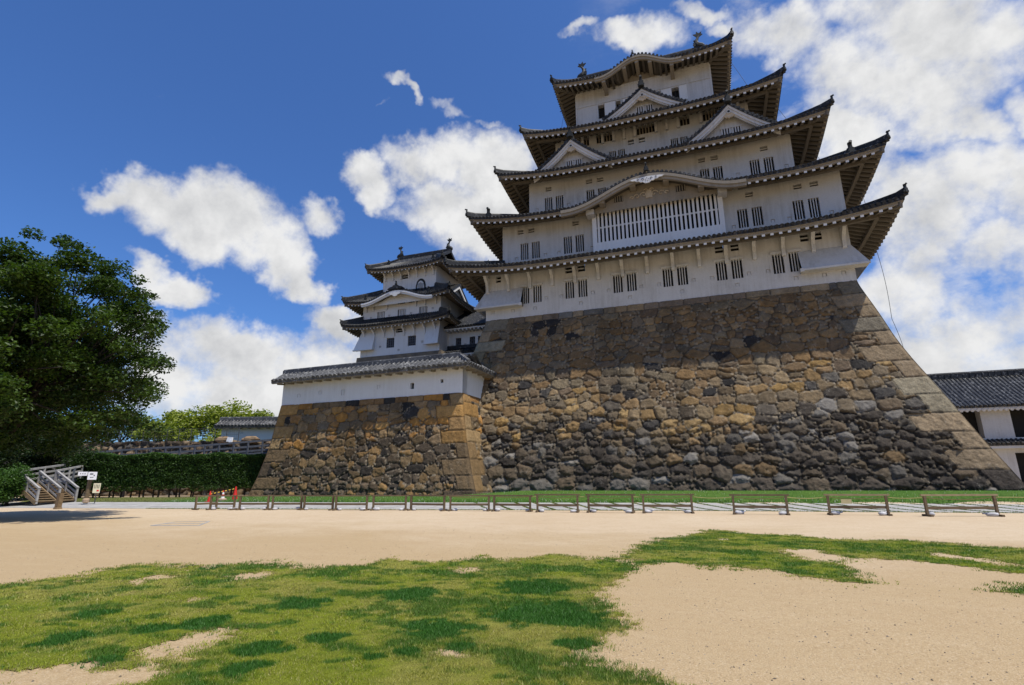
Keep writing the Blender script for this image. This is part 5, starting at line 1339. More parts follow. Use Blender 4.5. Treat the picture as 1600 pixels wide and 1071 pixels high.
def build_gatehouse():
    K = thing('gatehouse', (32, 22, 1), 'dark tiled gatehouse with white wall panels and dark openings, right of the large rampart', 'gatehouse')
    x0, x1 = 17.5, 46.0; roof, d, n, L = gable_roof_pair(K, (x0-1, 23.2), (x1+1, 23.2), 5.0, 7.5, 3.35, 'tile_black', .33)
    rd = MB(); rd.box(x0-1, x1+1, 23.0, 23.4, 10.75, 11.15); rd.tube([(x0-1, 23.2, 11.2), (x1+1, 23.2, 11.2)], .16, 8)
    for k in range(60): x = x0-.8+k*.5; rd.box(x, x+.08, 22.96, 23.44, 10.75, 11.17)
    part('main_ridge', rd, 'tile_black', roof)
    ev = MB(); ev.box(x0-1, x1+1, 18.25, 18.42, 7.12, 7.42); ev.hexa([(x0-1, 18.4, 7.2), (x1+1, 18.4, 7.2), (x1+1, 19.3, 7.55), (x0-1, 19.3, 7.55), (x0-1, 18.4, 7.3), (x1+1, 18.4, 7.3), (x1+1, 19.3, 7.65), (x0-1, 19.3, 7.65)])
    k = 0
    for k in range(int((x1-x0+2)/.4)): x = x0-1+.1+k*.4; ev.tube([(x, 18.24, 7.12), (x, 19.2, 7.4)], .14, 8)
    part('eave', ev, 'plaster', roof)
    op = [(23.9, 1.9), (27.95, 3.0), (33.5, 3.0), (39, 3.0)]
    wl = MB(); wall_holes(wl, x0, x1, 4.5, 7.7, 19.1, [(a, a+w, 4.75, 7.25) for a, w in op]); wall_holes(wl, x0, x1, -.3, 4.5, 19.0, [(27.6, 30.0, 0, 3.45), (34, 37, 0, 3.45), (19, 24, 0, 3.45)])
    for x in (x0, x1): wl.add([(x, 19, -.3), (x, 27.5, -.3), (x, 27.5, 7.6), (x, 23.2, 10.8), (x, 19, 7.6)], [(0, 1, 2, 3, 4), (4, 3, 2, 1, 0)])
    wl.add([(x0, 27.5, -.3), (x1, 27.5, -.3), (x1, 27.5, 7.7), (x0, 27.5, 7.7)], [(3, 2, 1, 0)])
    part('wall', wl, 'plaster', K)
    for a, w in op: put_window(K, a, 19.1, 4.75, w, 2.5, 0, depth=.9, name='dark_opening')
    for a, w in ((27.6, 2.4), (34, 3), (19, 5)): put_window(K, a, 19.0, 0, w, 3.45, 0, depth=.9, name='doorway')
    def P(s, t): return np.stack([x0-1+s, 18.2+.9*t, 4.2+.42*t+0*s], -1)
    V, F = tile_sheet(P, x1-x0+2, 3, .33, .085); lr = mesh_np('lower_roof', V, F, 'tile_black', K, smooth=False)
    e2 = MB(); e2.box(x0-1, x1+1, 18.25, 19.0, 3.8, 4.08); part('eave', e2, 'plaster', lr)
build_gatehouse()
# ------------------------------------------------------------------ vegetation
def leaf_cards(P, size, col, rg, up=.35, aspect=.62):
    """bent leaf of two triangles... built as a quad folded on its midrib, one per point"""
    n = len(P); N = rg.normal(0, 1, (n, 3)); N[:, 2] = np.abs(N[:, 2])+up*2; N /= np.linalg.norm(N, axis=1)[:, None]
    R = rg.normal(0, 1, (n, 3)); a = np.cross(N, R); a /= np.linalg.norm(a, axis=1)[:, None]+1e-9; b = np.cross(N, a)
    s = (size*rg.uniform(.65, 1.35, n))[:, None]
    V = np.stack([P-a*s*.5, P+b*s*aspect*.5+N*s*.12, P+a*s*.5, P-b*s*aspect*.5+N*s*.12], 1)
    F = np.arange(4*n).reshape(n, 4); return V.reshape(-1, 3), F, np.repeat(col, 4, 0)
def limb_tree(root, base, tips, r0, name='trunk', seed=1, fork=.45, mat='bark'):
    """tapered trunk with limbs that reach the given clump centres"""
    q = random.Random(seed); mb = MB(); base = Vector(base); n = len(tips)
    c = sum((Vector(t) for t in tips), Vector())/n; fk = base.lerp(Vector((base.x*.6+c.x*.4, base.y*.6+c.y*.4, c.z)), fork)
    mid = base.lerp(fk, .5)+Vector((q.uniform(-.2, .2), q.uniform(-.2, .2), 0))
    mb.tube([base-Vector((0, 0, .2)), base+Vector((0, 0, .4)), mid, fk], [r0*1.5, r0*1.05, r0*.85, r0*.7], 10)
    mains = []
    k = max(3, min(9, n//7))
    order = sorted(tips, key=lambda t: math.atan2(t[1]-c.y, t[0]-c.x)+.3*t[2])
    for i in range(k):
        grp = [Vector(t) for t in order[i*n//k:(i+1)*n//k]]
        g = sum(grp, Vector())/len(grp); e = fk.lerp(g, .62); m1 = fk.lerp(e, .5)+Vector((q.uniform(-.4, .4), q.uniform(-.4, .4), q.uniform(.1, .6)))
        mb.tube([fk-Vector((0, 0, .2)), m1, e], [r0*.5, r0*.34, r0*.22], 7)
        for t in grp:
            st = m1.lerp(e, q.uniform(.2, 1)); m2 = st.lerp(t, .5)+Vector((q.uniform(-.3, .3), q.uniform(-.3, .3), q.uniform(0, .4)))
            mb.tube([st, m2, t], [r0*.16, r0*.10, r0*.03], 5)
    return part(name, mb, mat, root, smooth=True)
def crown(root, clumps, per, leaf, c_lo, c_hi, seed, flat=.6, name='crown'):
    rg = np.random.RandomState(seed); Vs = []; Fs = []; Cs = []; b = 0
    for (x, y, z, r) in clumps:
        n = int(per*r*r); u = rg.normal(0, 1, (n, 3)); u /= np.linalg.norm(u, axis=1)[:, None]; rad = r*(rg.rand(n)**.45)[:, None]
        # ragged outline: push each clump out unevenly
        lump = .75+.5*vnoise(u[:, 0]*2.3+x, u[:, 1]*2.3+y+u[:, 2]*1.7, seed)
        P = np.array([x, y, z])+u*rad*lump[:, None]*np.array([1, 1, flat])
        t = rg.rand(n)**1.3*.7 + .3*rg.rand(); col = np.array(c_lo)*(1-t)[:, None]+np.array(c_hi)*t[:, None]
        v, f, c = leaf_cards(P, leaf, col, rg); Vs.append(v); Fs.append(f+b); Cs.append(c); b += len(v)
    return mesh_np(name, np.concatenate(Vs), np.concatenate(Fs), 'leaf', root, col=np.concatenate(Cs), smooth=False)
def shell_clumps(c, R, n, seed, r=(.8, 1.5), low=-.5, inner=.25):
    q = random.Random(seed); out = []
    for i in range(n):
        z = q.uniform(low, 1); a = q.uniform(0, 2*math.pi); h = math.sqrt(max(0, 1-z*z)); k = q.uniform(.72, 1.05) if q.random() > inner else q.uniform(.2, .7)
        out.append((c[0]+R[0]*h*math.cos(a)*k, c[1]+R[1]*h*math.sin(a)*k, c[2]+R[2]*z*k, q.uniform(*r)))
    return out
def big_tree():
    T = thing('tree', (-29.5, -24.0, 0), 'big dark broadleaf tree at the left edge with spreading ragged crown', 'tree')
    cl = shell_clumps((-27.9, -24.3, 7.9), (5.7, 5.6, 4.5), 215, 3, (.7, 1.3), -.8, .38)
    # long boughs reaching east in layers, and drooping lower ones
    q = random.Random(9)
    for (x, y, z, r) in [(-21.6, -23.4, 8.6, .7), (-20.7, -22.9, 8.4, .5), (-21.4, -23.6, 7.4, .8), (-20.8, -23.2, 6.6, .6), (-21.9, -23.9, 6.0, .9), (-20.9, -22.8, 5.4, .7), (-21.6, -23.2, 4.6, .8), (-22.6, -24.2, 4.2, 1.), (-22.9, -22.6, 10.4, .7), (-22.3, -23.1, 10.9, .45), (-23.9, -23.2, 11.7, .8), (-23.1, -23.0, 9.4, .9), (-24.4, -24.6, 12.2, .6), (-21.0, -23.5, 9.3, .35), (-22.4, -24.6, 8.1, .9), (-22.8, -25.0, 6.7, 1.0), (-23.2, -23.1, 3.6, .8), (-24.4, -24.3, 3.9, .9), (-21.2, -21.9, 3.9, .7), (-25.6, -25.5, 3.6, .9)]:
        cl.append((x, y, z, r))
    for i in range(52): cl.append((q.uniform(-33, -24.6), q.uniform(-28.0, -21), q.uniform(3.3, 6), q.uniform(.8, 1.15)))
    for i in range(46):
        a = q.uniform(-1.9, 1.9); k = q.uniform(.95, 1.17); zz = q.uniform(-.35, 1.0); h = math.sqrt(1-zz*zz); cl.append((-27.9+6.0*h*math.cos(a)*k, -24.3+5.4*h*math.sin(a)*k, 7.9+4.7*zz*k, q.uniform(.28, .6)))
    for i in range(16): cl.append((q.uniform(-29, -21.5), q.uniform(-29, -26.5), q.uniform(4, 8), q.uniform(.7, 1.1)))
    crown(T, cl, 540, .165, (.012, .026, .005), (.075, .13, .016), 31, .55)
    limb_tree(T, (-29.5, -24.0, 0), [(x, y, z) for x, y, z, r in cl[::2]], .42, seed=4, fork=.4)
big_tree()
def far_tree(x, y, z, R, h, seed, lab, lo, hi, leaf=.34, per=95, n=34):
    T = thing('tree', (x, y, z), lab, 'tree', 'trees beyond the stone wall')
    cl = shell_clumps((x, y, z+h), R, n, seed, (R[0]*.24, R[0]*.42), -.45, .3)
    crown(T, cl, per, leaf, lo, hi, seed+50, .62); limb_tree(T, (x, y, z), [c[:3] for c in cl[::2]], .22, seed=seed)
YG = ((.13, .17, .02), (.34, .37, .05)); DG = ((.05, .085, .02), (.12, .17, .035))
for a in [(-52, 10, 5, (4.4, 4.4, 2.2), 3.1, 1, 'broad yellow green tree rising highest behind the short white wall', *YG),
          (-48.6, 12.5, 5, (2.6, 2.6, 1.5), 3.2, 2, 'smaller yellow green tree just left above the short tiled wall', *YG),
          (-58, 8, 5, (3.6, 3.6, 2.0), 2.6, 3, 'yellow green tree behind the drooping end of the big dark tree', *YG),
          (-53, 3.5, 5, (2.6, 2.2, 1.3), 1.5, 4, 'low rounded yellow green tree behind the wire fence', *YG),
          (-61, 4, 5, (3.2, 3, 2.0), 2.2, 5, 'darker green tree far left behind the wire fence', *DG),
          (-72, 2, 5, (4.5, 4.2, 2.6), 2.4, 6, 'dark green tree seen through the gaps of the big tree', *DG),
          (-47.2, 6.0, 5, (2.2, 1.8, 1.0), 1.0, 7, 'low yellow green shrubby tree beside the end of the short white wall', *YG)]: far_tree(*a)

def bush(lab, c, R, leaf, per, n, seed, lo, hi):
    T = thing('bush', (c[0], c[1], gh(c[0], c[1])), lab, 'bush')
    cl = shell_clumps(c, R, n, seed, (min(R)*.4, min(R)*.65), -.8, .4); crown(T, cl, per, leaf, lo, hi, seed+7, .8, 'foliage')
    mb = MB(); q = random.Random(seed)
    for i in range(6): mb.tube([(c[0]+q.uniform(-.2, .2), c[1]+q.uniform(-.2, .2), gh(c[0], c[1])-.1), (c[0]+q.uniform(-.6, .6)*R[0], c[1]+q.uniform(-.5, .5)*R[1], c[2]+R[2]*.4)], [.05, .02], 5)
    part('stem', mb, 'bark', T)
bush('bright green rounded bush just left of the wooden stairs', (-43.0, -15.3, 1.35), (1.15, 1.1, 1.15), .13, 700, 40, 1, (.035, .085, .014), (.085, .17, .028))
bush('dark bush in deep shade at the far left under the big tree', (-46.5, -16.8, 1.4), (2.4, 1.6, 1.6), .16, 330, 46, 2, (.012, .028, .008), (.035, .06, .014))
bush('tall dark bush behind the stairs in the shade of the big tree', (-49.5, -10.2, 3.2), (3.6, 2.2, 3.1), .2, 200, 60, 3, (.012, .028, .008), (.035, .06, .014))
bush('dark shaded bush directly left of the stairs, behind the bright green one', (-47.6, -14.4, 2.9), (2.3, 1.6, 2.6), .18, 300, 56, 6, (.012, .028, .008), (.035, .06, .014))
bush('wide dark bush farthest left behind the shaded bushes', (-52.5, -17.5, 2.6), (3.6, 2.6, 2.8), .2, 200, 60, 4, (.012, .03, .008), (.035, .06, .014))
bush('dark leafy bush between the stairs and the clipped hedge', (-44.9, -9.6, 2.3), (1.6, 1.2, 1.9), .16, 320, 44, 5, (.014, .032, .008), (.05, .085, .018))

def build_hedge():
    H = thing('hedge', (-37, -7, .35), 'long tall clipped dark green hedge left of the orange brown rampart', 'hedge')
    A = np.array((-45.3, -9.6)); B = np.array((-32.4, -3.6)); L = np.linalg.norm(B-A); d = (B-A)/L; n = np.array([d[1], -d[0]])
    rg = np.random.RandomState(3); N = 46000
    top = rg.rand(N) < .3; s = rg.uniform(-.1, L, N); zt = 3.75+.10*np.sin(s*1.3)+.12*(fbm(s*1.1, s*0, 4, 3)-.5)*2
    zb = .75+.4*fbm(s*1.6, s*0+7, 8, 2)
    z = np.where(top, zt-rg.rand(N)**2*.35, zb+(zt-zb)*rg.rand(N)); o = np.where(top, rg.uniform(-.75, .78, N), .70-rg.rand(N)**2*.5)
    back = (rg.rand(N) < .12); o = np.where(back & ~top, -.75, o)
    P = np.stack([A[0]+d[0]*s+n[0]*o, A[1]+d[1]*s+n[1]*o, z], 1); P[:, :2] += .16*(fbm(s*2, z*2, 9, 3)[:, None]-.5)*n*2
    endc = int(2500); P2 = np.stack([B[0]+d[0]*rg.uniform(-.1, .1, endc)+n[0]*rg.uniform(-.75, .75, endc), B[1]+n[1]*rg.uniform(-.75, .75, endc), rg.uniform(1.0, 3.7, endc)], 1); P = np.concatenate([P, P2])
    t = rg.rand(len(P))**1.5; col = np.array((.022, .05, .010))*(1-t)[:, None]+np.array((.07, .135, .022))*t[:, None]
    tp = (P[:, 2] > 3.45); col[tp] *= 1.35
    v, f, c = leaf_cards(P, .125, col, rg, .1); mesh_np('foliage', v, f, 'leaf', H, col=c, smooth=False)
    core = MB(); g = lambda s, o, z: (A[0]+d[0]*s+n[0]*o, A[1]+d[1]*s+n[1]*o, z)
    core.hexa([g(.1, .42, 1.25), g(L-.1, .42, 1.25), g(L-.1, -.55, 1.25), g(.1, -.55, 1.25), g(.1, .42, 3.45), g(L-.1, .42, 3.45), g(L-.1, -.55, 3.45), g(.1, -.55, 3.45)])
    part('branches', core, 'hedge_core', H)
    st = MB(); q = random.Random(2)
    for i in range(int(L/.55)):
        s = .3+i*.55+q.uniform(-.15, .15); b = g(s, q.uniform(-.3, .2), .2); st.tube([b, (b[0]+q.uniform(-.12, .12), b[1], 1.5)], [.07, .05], 6)
        for k in range(2): st.tube([(b[0], b[1], .7), (b[0]+q.uniform(-.4, .4), b[1]+q.uniform(-.3, .3), 1.6)], [.04, .02], 5)
    part('stem', st, 'bark', H)
M['hedge_core'] = simple_mat('inner hedge twigs', (.016, .022, .010), (.03, .036, .015), 6, .9, .8)
build_hedge()

# ------------------------------------------------------------------ terrace, rock wall, ramp, stairs
def build_terrace():
    xs = np.linspace(-110, -31, 60); t = np.linspace(0, 1, 14); X, T = np.meshgrid(xs, t, indexing='ij')
    y0 = np.interp(xs, [-110, -53, -36, -31], [-24, -4.0, 1.2, 3.0])[:, None]; Y = y0+.5+T*70*T; Z = 5.0+.25*(fbm(X*.4, Y*.4, 3, 3)-.5)+0*T
    V = np.stack([X, Y, Z], -1).reshape(-1, 3)
    o = mesh_np('terrace', V, grid_faces(60, 14), 'turf', col=np.tile([.07, .09, .03], (len(V), 1))); tag(o, 'raised grassy terrace behind the rock wall', 'terrace', kind='structure')
build_terrace()
def rock_zone(u, z, rg, n, ex):
    return pick(np.array([(.22, .15, .09), (.16, .12, .08), (.12, .10, .08), (.27, .19, .11), (.10, .09, .08)]), rg, n).copy()
def build_rockwall():
    A, B = np.array([-62., -7.6]), np.array([-36., .9])
    fL = lambda z: np.stack([A[0]+0*z, A[1]+.12*(z), z], 1); fR = lambda z: np.stack([B[0]+0*z, B[1]+.12*z, z], 1)
    v, f, c = stone_face(fL, fR, 5.3, 0, .1, 41, rock_zone, .8, (False, False), (.25, .3), zsplit=9, cap=False)
    v = v+np.array([0, 0, 1])*np.where(v[:, 2] > 5.0, .28*(fbm(v[:, 0]*1.2, v[:, 1]*1.2, 3, 3)-.4), 0)[:, None]
    o = mesh_np('rock_wall', v, f, 'stone', loc=(-48, -3, 0), col=c); tag(o, 'low rough brown rock wall behind the wooden ramp, topped by a wire fence', 'stone wall')
    bl = [(-40.6, -.35, 5.35, .9, .4, .35, 'long squared brown boulder lying left of the small white sign'), (-38.2, .5, 5.4, 1.1, .45, .33, 'long brown boulder lying right of the small white sign')]
    for x, y, z, a, b, h, lab in bl:
        mb = MB(); mb.blob((x, y, z), (a, b, h), int(-x), 10, 6, .16); o = part('boulder', mb, 'boulder', loc=(x, y, z-h)); tag(o, lab, 'boulder')
M['boulder'] = simple_mat('brown boulder', (.30, .19, .10), (.18, .13, .08), 2, .9, 1.)
build_rockwall()
def build_wirefence():
    F = thing('wire_fence', (-47, -2, 5.2), 'thin wire mesh fence with slender posts on top of the rock wall', 'fence')
    A = Vector((-57, -5.6, 5.2)); B = Vector((-39.5, .3, 5.3)); ps = MB(); wr = MB(); n = 17
    for i in range(n): p = A.lerp(B, i/(n-1)); ps.tube([p, p+Vector((0, 0, 1.25))], .035, 5)
    for z in (.25, .6, .95, 1.2): wr.tube([A+Vector((0, 0, z)), B+Vector((0, 0, z))], .012, 4)
    for i in range(90): p = A.lerp(B, i/89); wr.tube([p+Vector((0, 0, .1)), p+Vector((0, 0, 1.2))], .007, 4)
    part('posts', ps, 'wire', F); part('wires', wr, 'wire', F)
build_wirefence()
def build_ramp():
    R_ = thing('wooden_ramp', (-40, -5, 2), 'long grey timber ramp with railings climbing behind the hedge', 'ramp')
    pts = [(-44.4, -11.6, 1.55), (-48.2, -7.5, 2.9), (-45.2, -5.9, 3.2), (-38.5, -3.5, 3.55), (-32.6, -1.5, 4.0)]
    dk = MB()
    for a, b in zip(pts[:-1], pts[1:]): dk.beam((a[0], a[1], a[2]), (b[0], b[1], b[2]), 1.9, .16)
    for p in pts:
        dk.box(p[0]-.12, p[0]+.12, p[1]-.12, p[1]+.12, 0, p[2])
    part('deck', dk, 'wood_bluegrey', R_)
    for off in (.9,):
        rl = MB(); 
        for i, (a, b) in enumerate(zip(pts[:-1], pts[1:])):
            a = Vector(a); b = Vector(b); d = (b-a); d2 = Vector((d.x, d.y, 0)).normalized(); n = Vector((d2.y, -d2.x, 0))*off; L = d.length
            for z, w, h in ((1.05, .12, .16), (.62, .06, .16), (.25, .06, .16)): rl.beam(a+n+Vector((0, 0, z)), b+n+Vector((0, 0, z)), w, h)
            k = 0
            while k < L: p = a.lerp(b, k/L)+n; rl.box(p.x-.07, p.x+.07, p.y-.07, p.y+.07, p.z, p.z+1.1); k += 1.25
        part('railing', rl, 'wood_bluegrey', R_)
build_ramp()
def build_stairs():
    Sx = thing('staircase', (-42, -13.5, .3), 'wooden staircase with silver grey handrails leading up under the big tree', 'stairs')
    x0, y0, y1, z0 = -40.6, -14.9, -12.5, .25; n = 8; rise = .15; st = MB()
    for i in range(n):
        x = x0-i*.31; z = z0+rise*(i+1); st.box(x-.34, x, y0, y1, z-.055, z); st.box(x-.30, x-.27, y0+.03, y1-.03, z-rise, z-.056)
    for y in (y0-.05, (y0+y1)/2-.02, y1+.0): st.beam((x0+.02, y, z0), (x0-n*.31, y, z0+rise*n), .08, .26)
    st.box(x0-n*.31-1.9, x0-n*.31-.03, y0-.1, y1+.1, z0+rise*n-.12, z0+rise*n)
    part('steps', st, 'wood_step', Sx)
    e = n*.31; top = rise*n
    for y in (y0-.02, (y0+y1)/2+.08, y1+.02):
        r = MB()
        for k in (0, .5, 1): x = x0-e*k; r.box(x-.06, x+.06, y-.06, y+.06, z0+top*k-.05, z0+top*k+.95)
        r.beam((x0+.08, y, z0+.94), (x0-e-.05, y, z0+top+.94), .15, .11)
        for z in (.6, .3): r.beam((x0, y, z0+z), (x0-e, y, z0+top+z), .06, .11)
        part('handrail', r, 'wood_grey', Sx)
    for P0, P1 in ((Vector((-43.3, -14.6, 1.45)), Vector((-45.1, -10.9, 1.95))), (Vector((-43.2, -12.5, 1.45)), Vector((-44.1, -10.2, 1.85)))):
        r = MB()
        for z, w, h in ((.98, .13, .13), (.62, .07, .13), (.28, .07, .13)): r.beam(P0+Vector((0, 0, z)), P1+Vector((0, 0, z)), w, h)
        for k in (0, .5, 1): p = P0.lerp(P1, k); r.box(p.x-.06, p.x+.06, p.y-.06, p.y+.06, p.z, p.z+1.02)
        part('landing_rail', r, 'wood_grey', Sx)
build_stairs()
# ------------------------------------------------------------------ signs, posts, cones
def build_signs():
    R0 = Vector((1, .0, 0)); r = Vector((.62, .78, 0)).normalized(); up = Vector((0, 0, 1)); nn = r.cross(up)
    sgn = thing('signpost', (-37.75, -13.6, .3), 'brown signpost with two white direction boards beside the stairs', 'signpost')
    p = MB(); p.tube([(-37.75, -13.6, .2), (-37.66, -13.62, 1.75)], .13, 10); p.tube([(-37.66, -13.65, 1.6), (-37.62, -13.66, 2.3)], .06, 8); part('post', p, 'wood', sgn)
    ft = MB(); ft.lathe((-37.72, -13.6, .25), [(.22, 0), (.22, .2), (.15, .28)], 10); part('footing', ft, 'tan', sgn)
    def board(at, w, h, par, rows, lean=0):
        mb = MB(); o = Vector(at); mb.prism([(-w/2, -h/2), (w/2, -h/2), (w/2, h/2), (-w/2, h/2)], o, r, up, nn, .04); b = part('sign_board', mb, 'board', par)
        tx = MB()
        for (cx, cz, ww, hh) in rows: tx.prism([(cx-ww/2, cz-hh/2), (cx+ww/2, cz-hh/2), (cx+ww/2, cz+hh/2), (cx-ww/2, cz+hh/2)], o+nn*.024, r, up, nn, .008)
        part('lettering', tx, 'black', b); return b
    board((-37.92, -14.0, 2.16), .52, .26, sgn, [(-.12, .0, .05, .05), (0, .0, .07, .04), (.12, 0, .06, .05)])
    board((-37.32, -13.75, 2.02), .50, .52, sgn, [(-.05, .12, .18, .07), (.1, .02, .06, .08), (-.02, -.1, .2, .03)])
    nb = thing('notice_board', (-37.0, -13.1, .3), 'small cream notice board with red mark beside the signpost', 'sign')
    mb = MB(); mb.tube([(-37.15, -13.4, .2), (-37.15, -13.4, .8)], .03, 6); part('post', mb, 'wire', nb)
    o = Vector((-37.15, -13.43, 1.2)); mb = MB(); mb.prism([(-.2, -.32), (.2, -.32), (.2, .32), (-.2, .32)], o, r, up, nn, .03); b = part('sign_board', mb, 'cream_paper', nb)
    tx = MB(); tx.m = 0
    for k in range(4): tx.prism([(-.13+.08*k-.015, -.02), (-.13+.08*k+.015, -.02), (-.13+.08*k+.015, .24), (-.13+.08*k-.015, .24)], o+nn*.02, r, up, nn, .008)
    part('lettering', tx, 'black', b)
    tx = MB(); tx.prism([(.02, -.22), (.14, -.22), (.14, -.12), (.02, -.12)], o+nn*.02, r, up, nn, .008); part('red_mark', tx, 'red', b)
    st = MB(); st.hexa([(-35.68, -16.72, .0), (-35.42, -16.72, 0), (-35.42, -16.46, 0), (-35.68, -16.46, 0), (-35.5, -16.78, .98), (-35.26, -16.78, .98), (-35.26, -16.54, .98), (-35.5, -16.54, .98)])
    st.hexa([(-35.72, -16.76, -.02), (-35.38, -16.76, -.02), (-35.38, -16.42, -.02), (-35.72, -16.42, -.02), (-35.70, -16.74, .12), (-35.40, -16.74, .12), (-35.40, -16.44, .12), (-35.70, -16.44, .12)])
    o = part('wooden_post', st, 'wood_step', loc=(-35.5, -16.6, 0)); tag(o, 'short square brown wooden post standing on the sand before the stairs', 'post')
    ws = MB(); ws.prism([(-.35, -.18), (.35, -.22), (.3, .2), (-.3, .24)], (-39.4, -.75, 5.35), (1, 0, 0), (0, .2, 1), (0, -1, .2), .1); ws.prism([(-.18, -.1), (.18, -.1), (.18, .1), (-.18, .1)], (-39.2, -.86, 5.2), (1, 0, 0), (0, .2, 1), (0, -1, .2), .04)
    o = part('sign', ws, 'white', loc=(-39.4, -.7, 5.1)); tag(o, 'small crumpled white sign lying among the boulders by the short white wall', 'sign')
M['cream_paper'] = simple_mat('cream notice paper', (.74, .68, .48), (.68, .62, .42), 2, .6, 0)
build_signs()
def cone(loc, h, lab, stripes, weight):
    c = thing('traffic_cone', loc, lab, 'traffic cone'); x, y, z = loc; b = MB(); k = h/.7
    b.box(x-.19*k, x+.19*k, y-.19*k, y+.19*k, z, z+.04*k); part('base', b, 'black' if weight else 'red', c)
    body = MB(); r = lambda t: (.145*(1-t)+.028*t)*k; N = 11
    for i in range(N-1):
        t0, t1 = i/(N-1), (i+1)/(N-1); body.m = 1 if stripes and i in (2, 3, 6, 7) else 0
        body.lathe((x, y, z+.03*k), [(r(t0), t0*.68*k), (r(t1), t1*.68*k)], 14)
    part('body', body, ['red', 'white'], c)
    if weight: w = MB(); w.lathe((x, y, z+.05*k), [(.27*k, 0), (.27*k, .08), (.20*k, .13), (.12*k, .14)], 14); part('weight_ring', w, 'tan', c)
def od(p, D0, D): return tuple(np.array((2.464, -39.664, 1.618))+(np.array(p)-np.array((2.464, -39.664, 1.618)))*D/D0)
c1 = od((-24.07, -15.89, .46), 30, 36.0); c2 = od((-23.39, -15.64, .42), 30, 36.5); c3 = od((-22.74, -15.42, .45), 30, 37)
cone((c1[0], c1[1], gh(c1[0], c1[1])), .72, 'red traffic cone half hidden behind the leftmost wooden barrier', False, False)
cone((c2[0], c2[1], gh(c2[0], c2[1])), .72, 'red and white striped traffic cone with tan weight ring', True, True)
cone((c3[0], c3[1], gh(c3[0], c3[1])), .92, 'tallest plain red traffic cone nearest the rampart corner', False, False)
def build_bar():
    a = Vector((c1[0], c1[1], gh(c1[0], c1[1])+.52)); b = Vector((c3[0], c3[1], gh(c3[0], c3[1])+.78)); mb = MB()
    for i in range(14): mb.m = i % 2; mb.tube([a.lerp(b, i/14), a.lerp(b, (i+1)/14)], .03, 8, True)
    o = part('barrier_pole', mb, ['yellow', 'black'], loc=a); tag(o, 'yellow and black striped pole linking the traffic cones', 'pole')
build_bar()
# ------------------------------------------------------------------ low timber barriers with sandbags on their feet
BARS = [((-24.72, -15.19), (-23.27, -14.89)), ((-22.9, -14.85), (-21.23, -14.47)), ((-20.96, -14.41), (-19.26, -14.06)), ((-19.0, -14.12), (-17.1, -14.1)), ((-16.85, -14.15), (-15.1, -13.82)), ((-14.75, -13.72), (-12.95, -13.38)), ((-12.66, -13.31), (-10.62, -13.45)),
        ((-10.3, -13.38), (-8.3, -12.98)), ((-8.0, -12.98), (-6.05, -13.02)), ((-5.6, -13.25), (-3.62, -13.03)), ((-3.1, -12.92), (-.98, -12.96)), ((-.5, -12.86), (1.66, -12.5)), ((3.45, -12.9), (5.6, -12.86)), ((7.28, -12.47), (9.45, -12.4)), ((10.75, -12.6), (13.3, -12.0))]
NUM = ['first', 'second', 'third', 'fourth', 'fifth', 'sixth', 'seventh', 'eighth']
SHORT = ['leftmost long barrier'] + ['%s long barrier from the left end' % NUM[i] for i in range(1, 7)] + ['%s barrier from the right end' % NUM[i] for i in range(7, 0, -1)] + ['rightmost barrier']
LABS = ['low timber barrier at the left end of the row, in front of the traffic cones'] + ['low brown timber barrier, the %s' % q for q in SHORT[1:13]] + ['low timber barrier with a cream board, second from the right end', 'low timber barrier with a worn pale top rail, the rightmost']
def make_barrier(a, b, lab, pale, hh=.78):
    a = Vector((*a, gh(*a))); b = Vector((*b, gh(*b))); d = (b-a).normalized(); n = Vector((d.y, -d.x, 0)); up = Vector((0, 0, 1))
    B = thing('barrier', (a+b)/2, lab, 'barrier', 'low timber barriers along the path')
    for p in (a, b):
        q = MB(); q.beam(p, p+up*hh, .10, .09, d); part('post', q, 'wood', B)
        f = MB(); f.beam(p-n*.30+up*.04, p+n*.30+up*.04, .10, .08); part('foot', f, 'wood', B)
    t = MB(); t.beam(a-d*.14+up*(hh+.03), b+d*.14+up*(hh+.03), .085, .07); part('top_rail', t, 'wood_light' if pale else 'wood', B)
    m_ = MB(); m_.beam(a+up*.33, b+up*.33, .06, .11); part('middle_rail', m_, 'wood', B)
    return a, b, d, n
_bag = None; rb = random.Random(12)
def sandbag(p, rz, lab, sc):
    global _bag
    if _bag is None:
        mb = MB(); q = random.Random(5); n, k = 12, 8; vs = []; fs = []
        for i in range(k+1):
            th = math.pi*i/k
            for j in range(n):
                ph = 2*math.pi*j/n; e = 1+q.uniform(-.08, .08); x = math.sin(th)*math.cos(ph); y = math.sin(th)*math.sin(ph); z = math.cos(th)
                f = lambda v: math.copysign(abs(v)**.75, v)
                vs.append((.23*f(x)*e, .14*f(y)*e, .085+.085*f(z)*e))
        for i in range(k):
            for j in range(n): fs.append((i*n+j, (i+1)*n+j, (i+1)*n+(j+1) % n, i*n+(j+1) % n))
        mb.add(vs, fs); mb.tube([(.2, 0, .1), (.27, .01, .11), (.33, .03, .13)], [.05, .025, .05], 7)
        _bag = part('sandbag', mb, 'bag', loc=p, local=True, smooth=True); o = _bag
    else: o = _bag.copy(); C.objects.link(o); o.location = p
    o.rotation_euler.z = rz; o.scale = (sc, sc, sc); tag(o, lab, 'sandbag', 'white sandbags on the barrier feet')
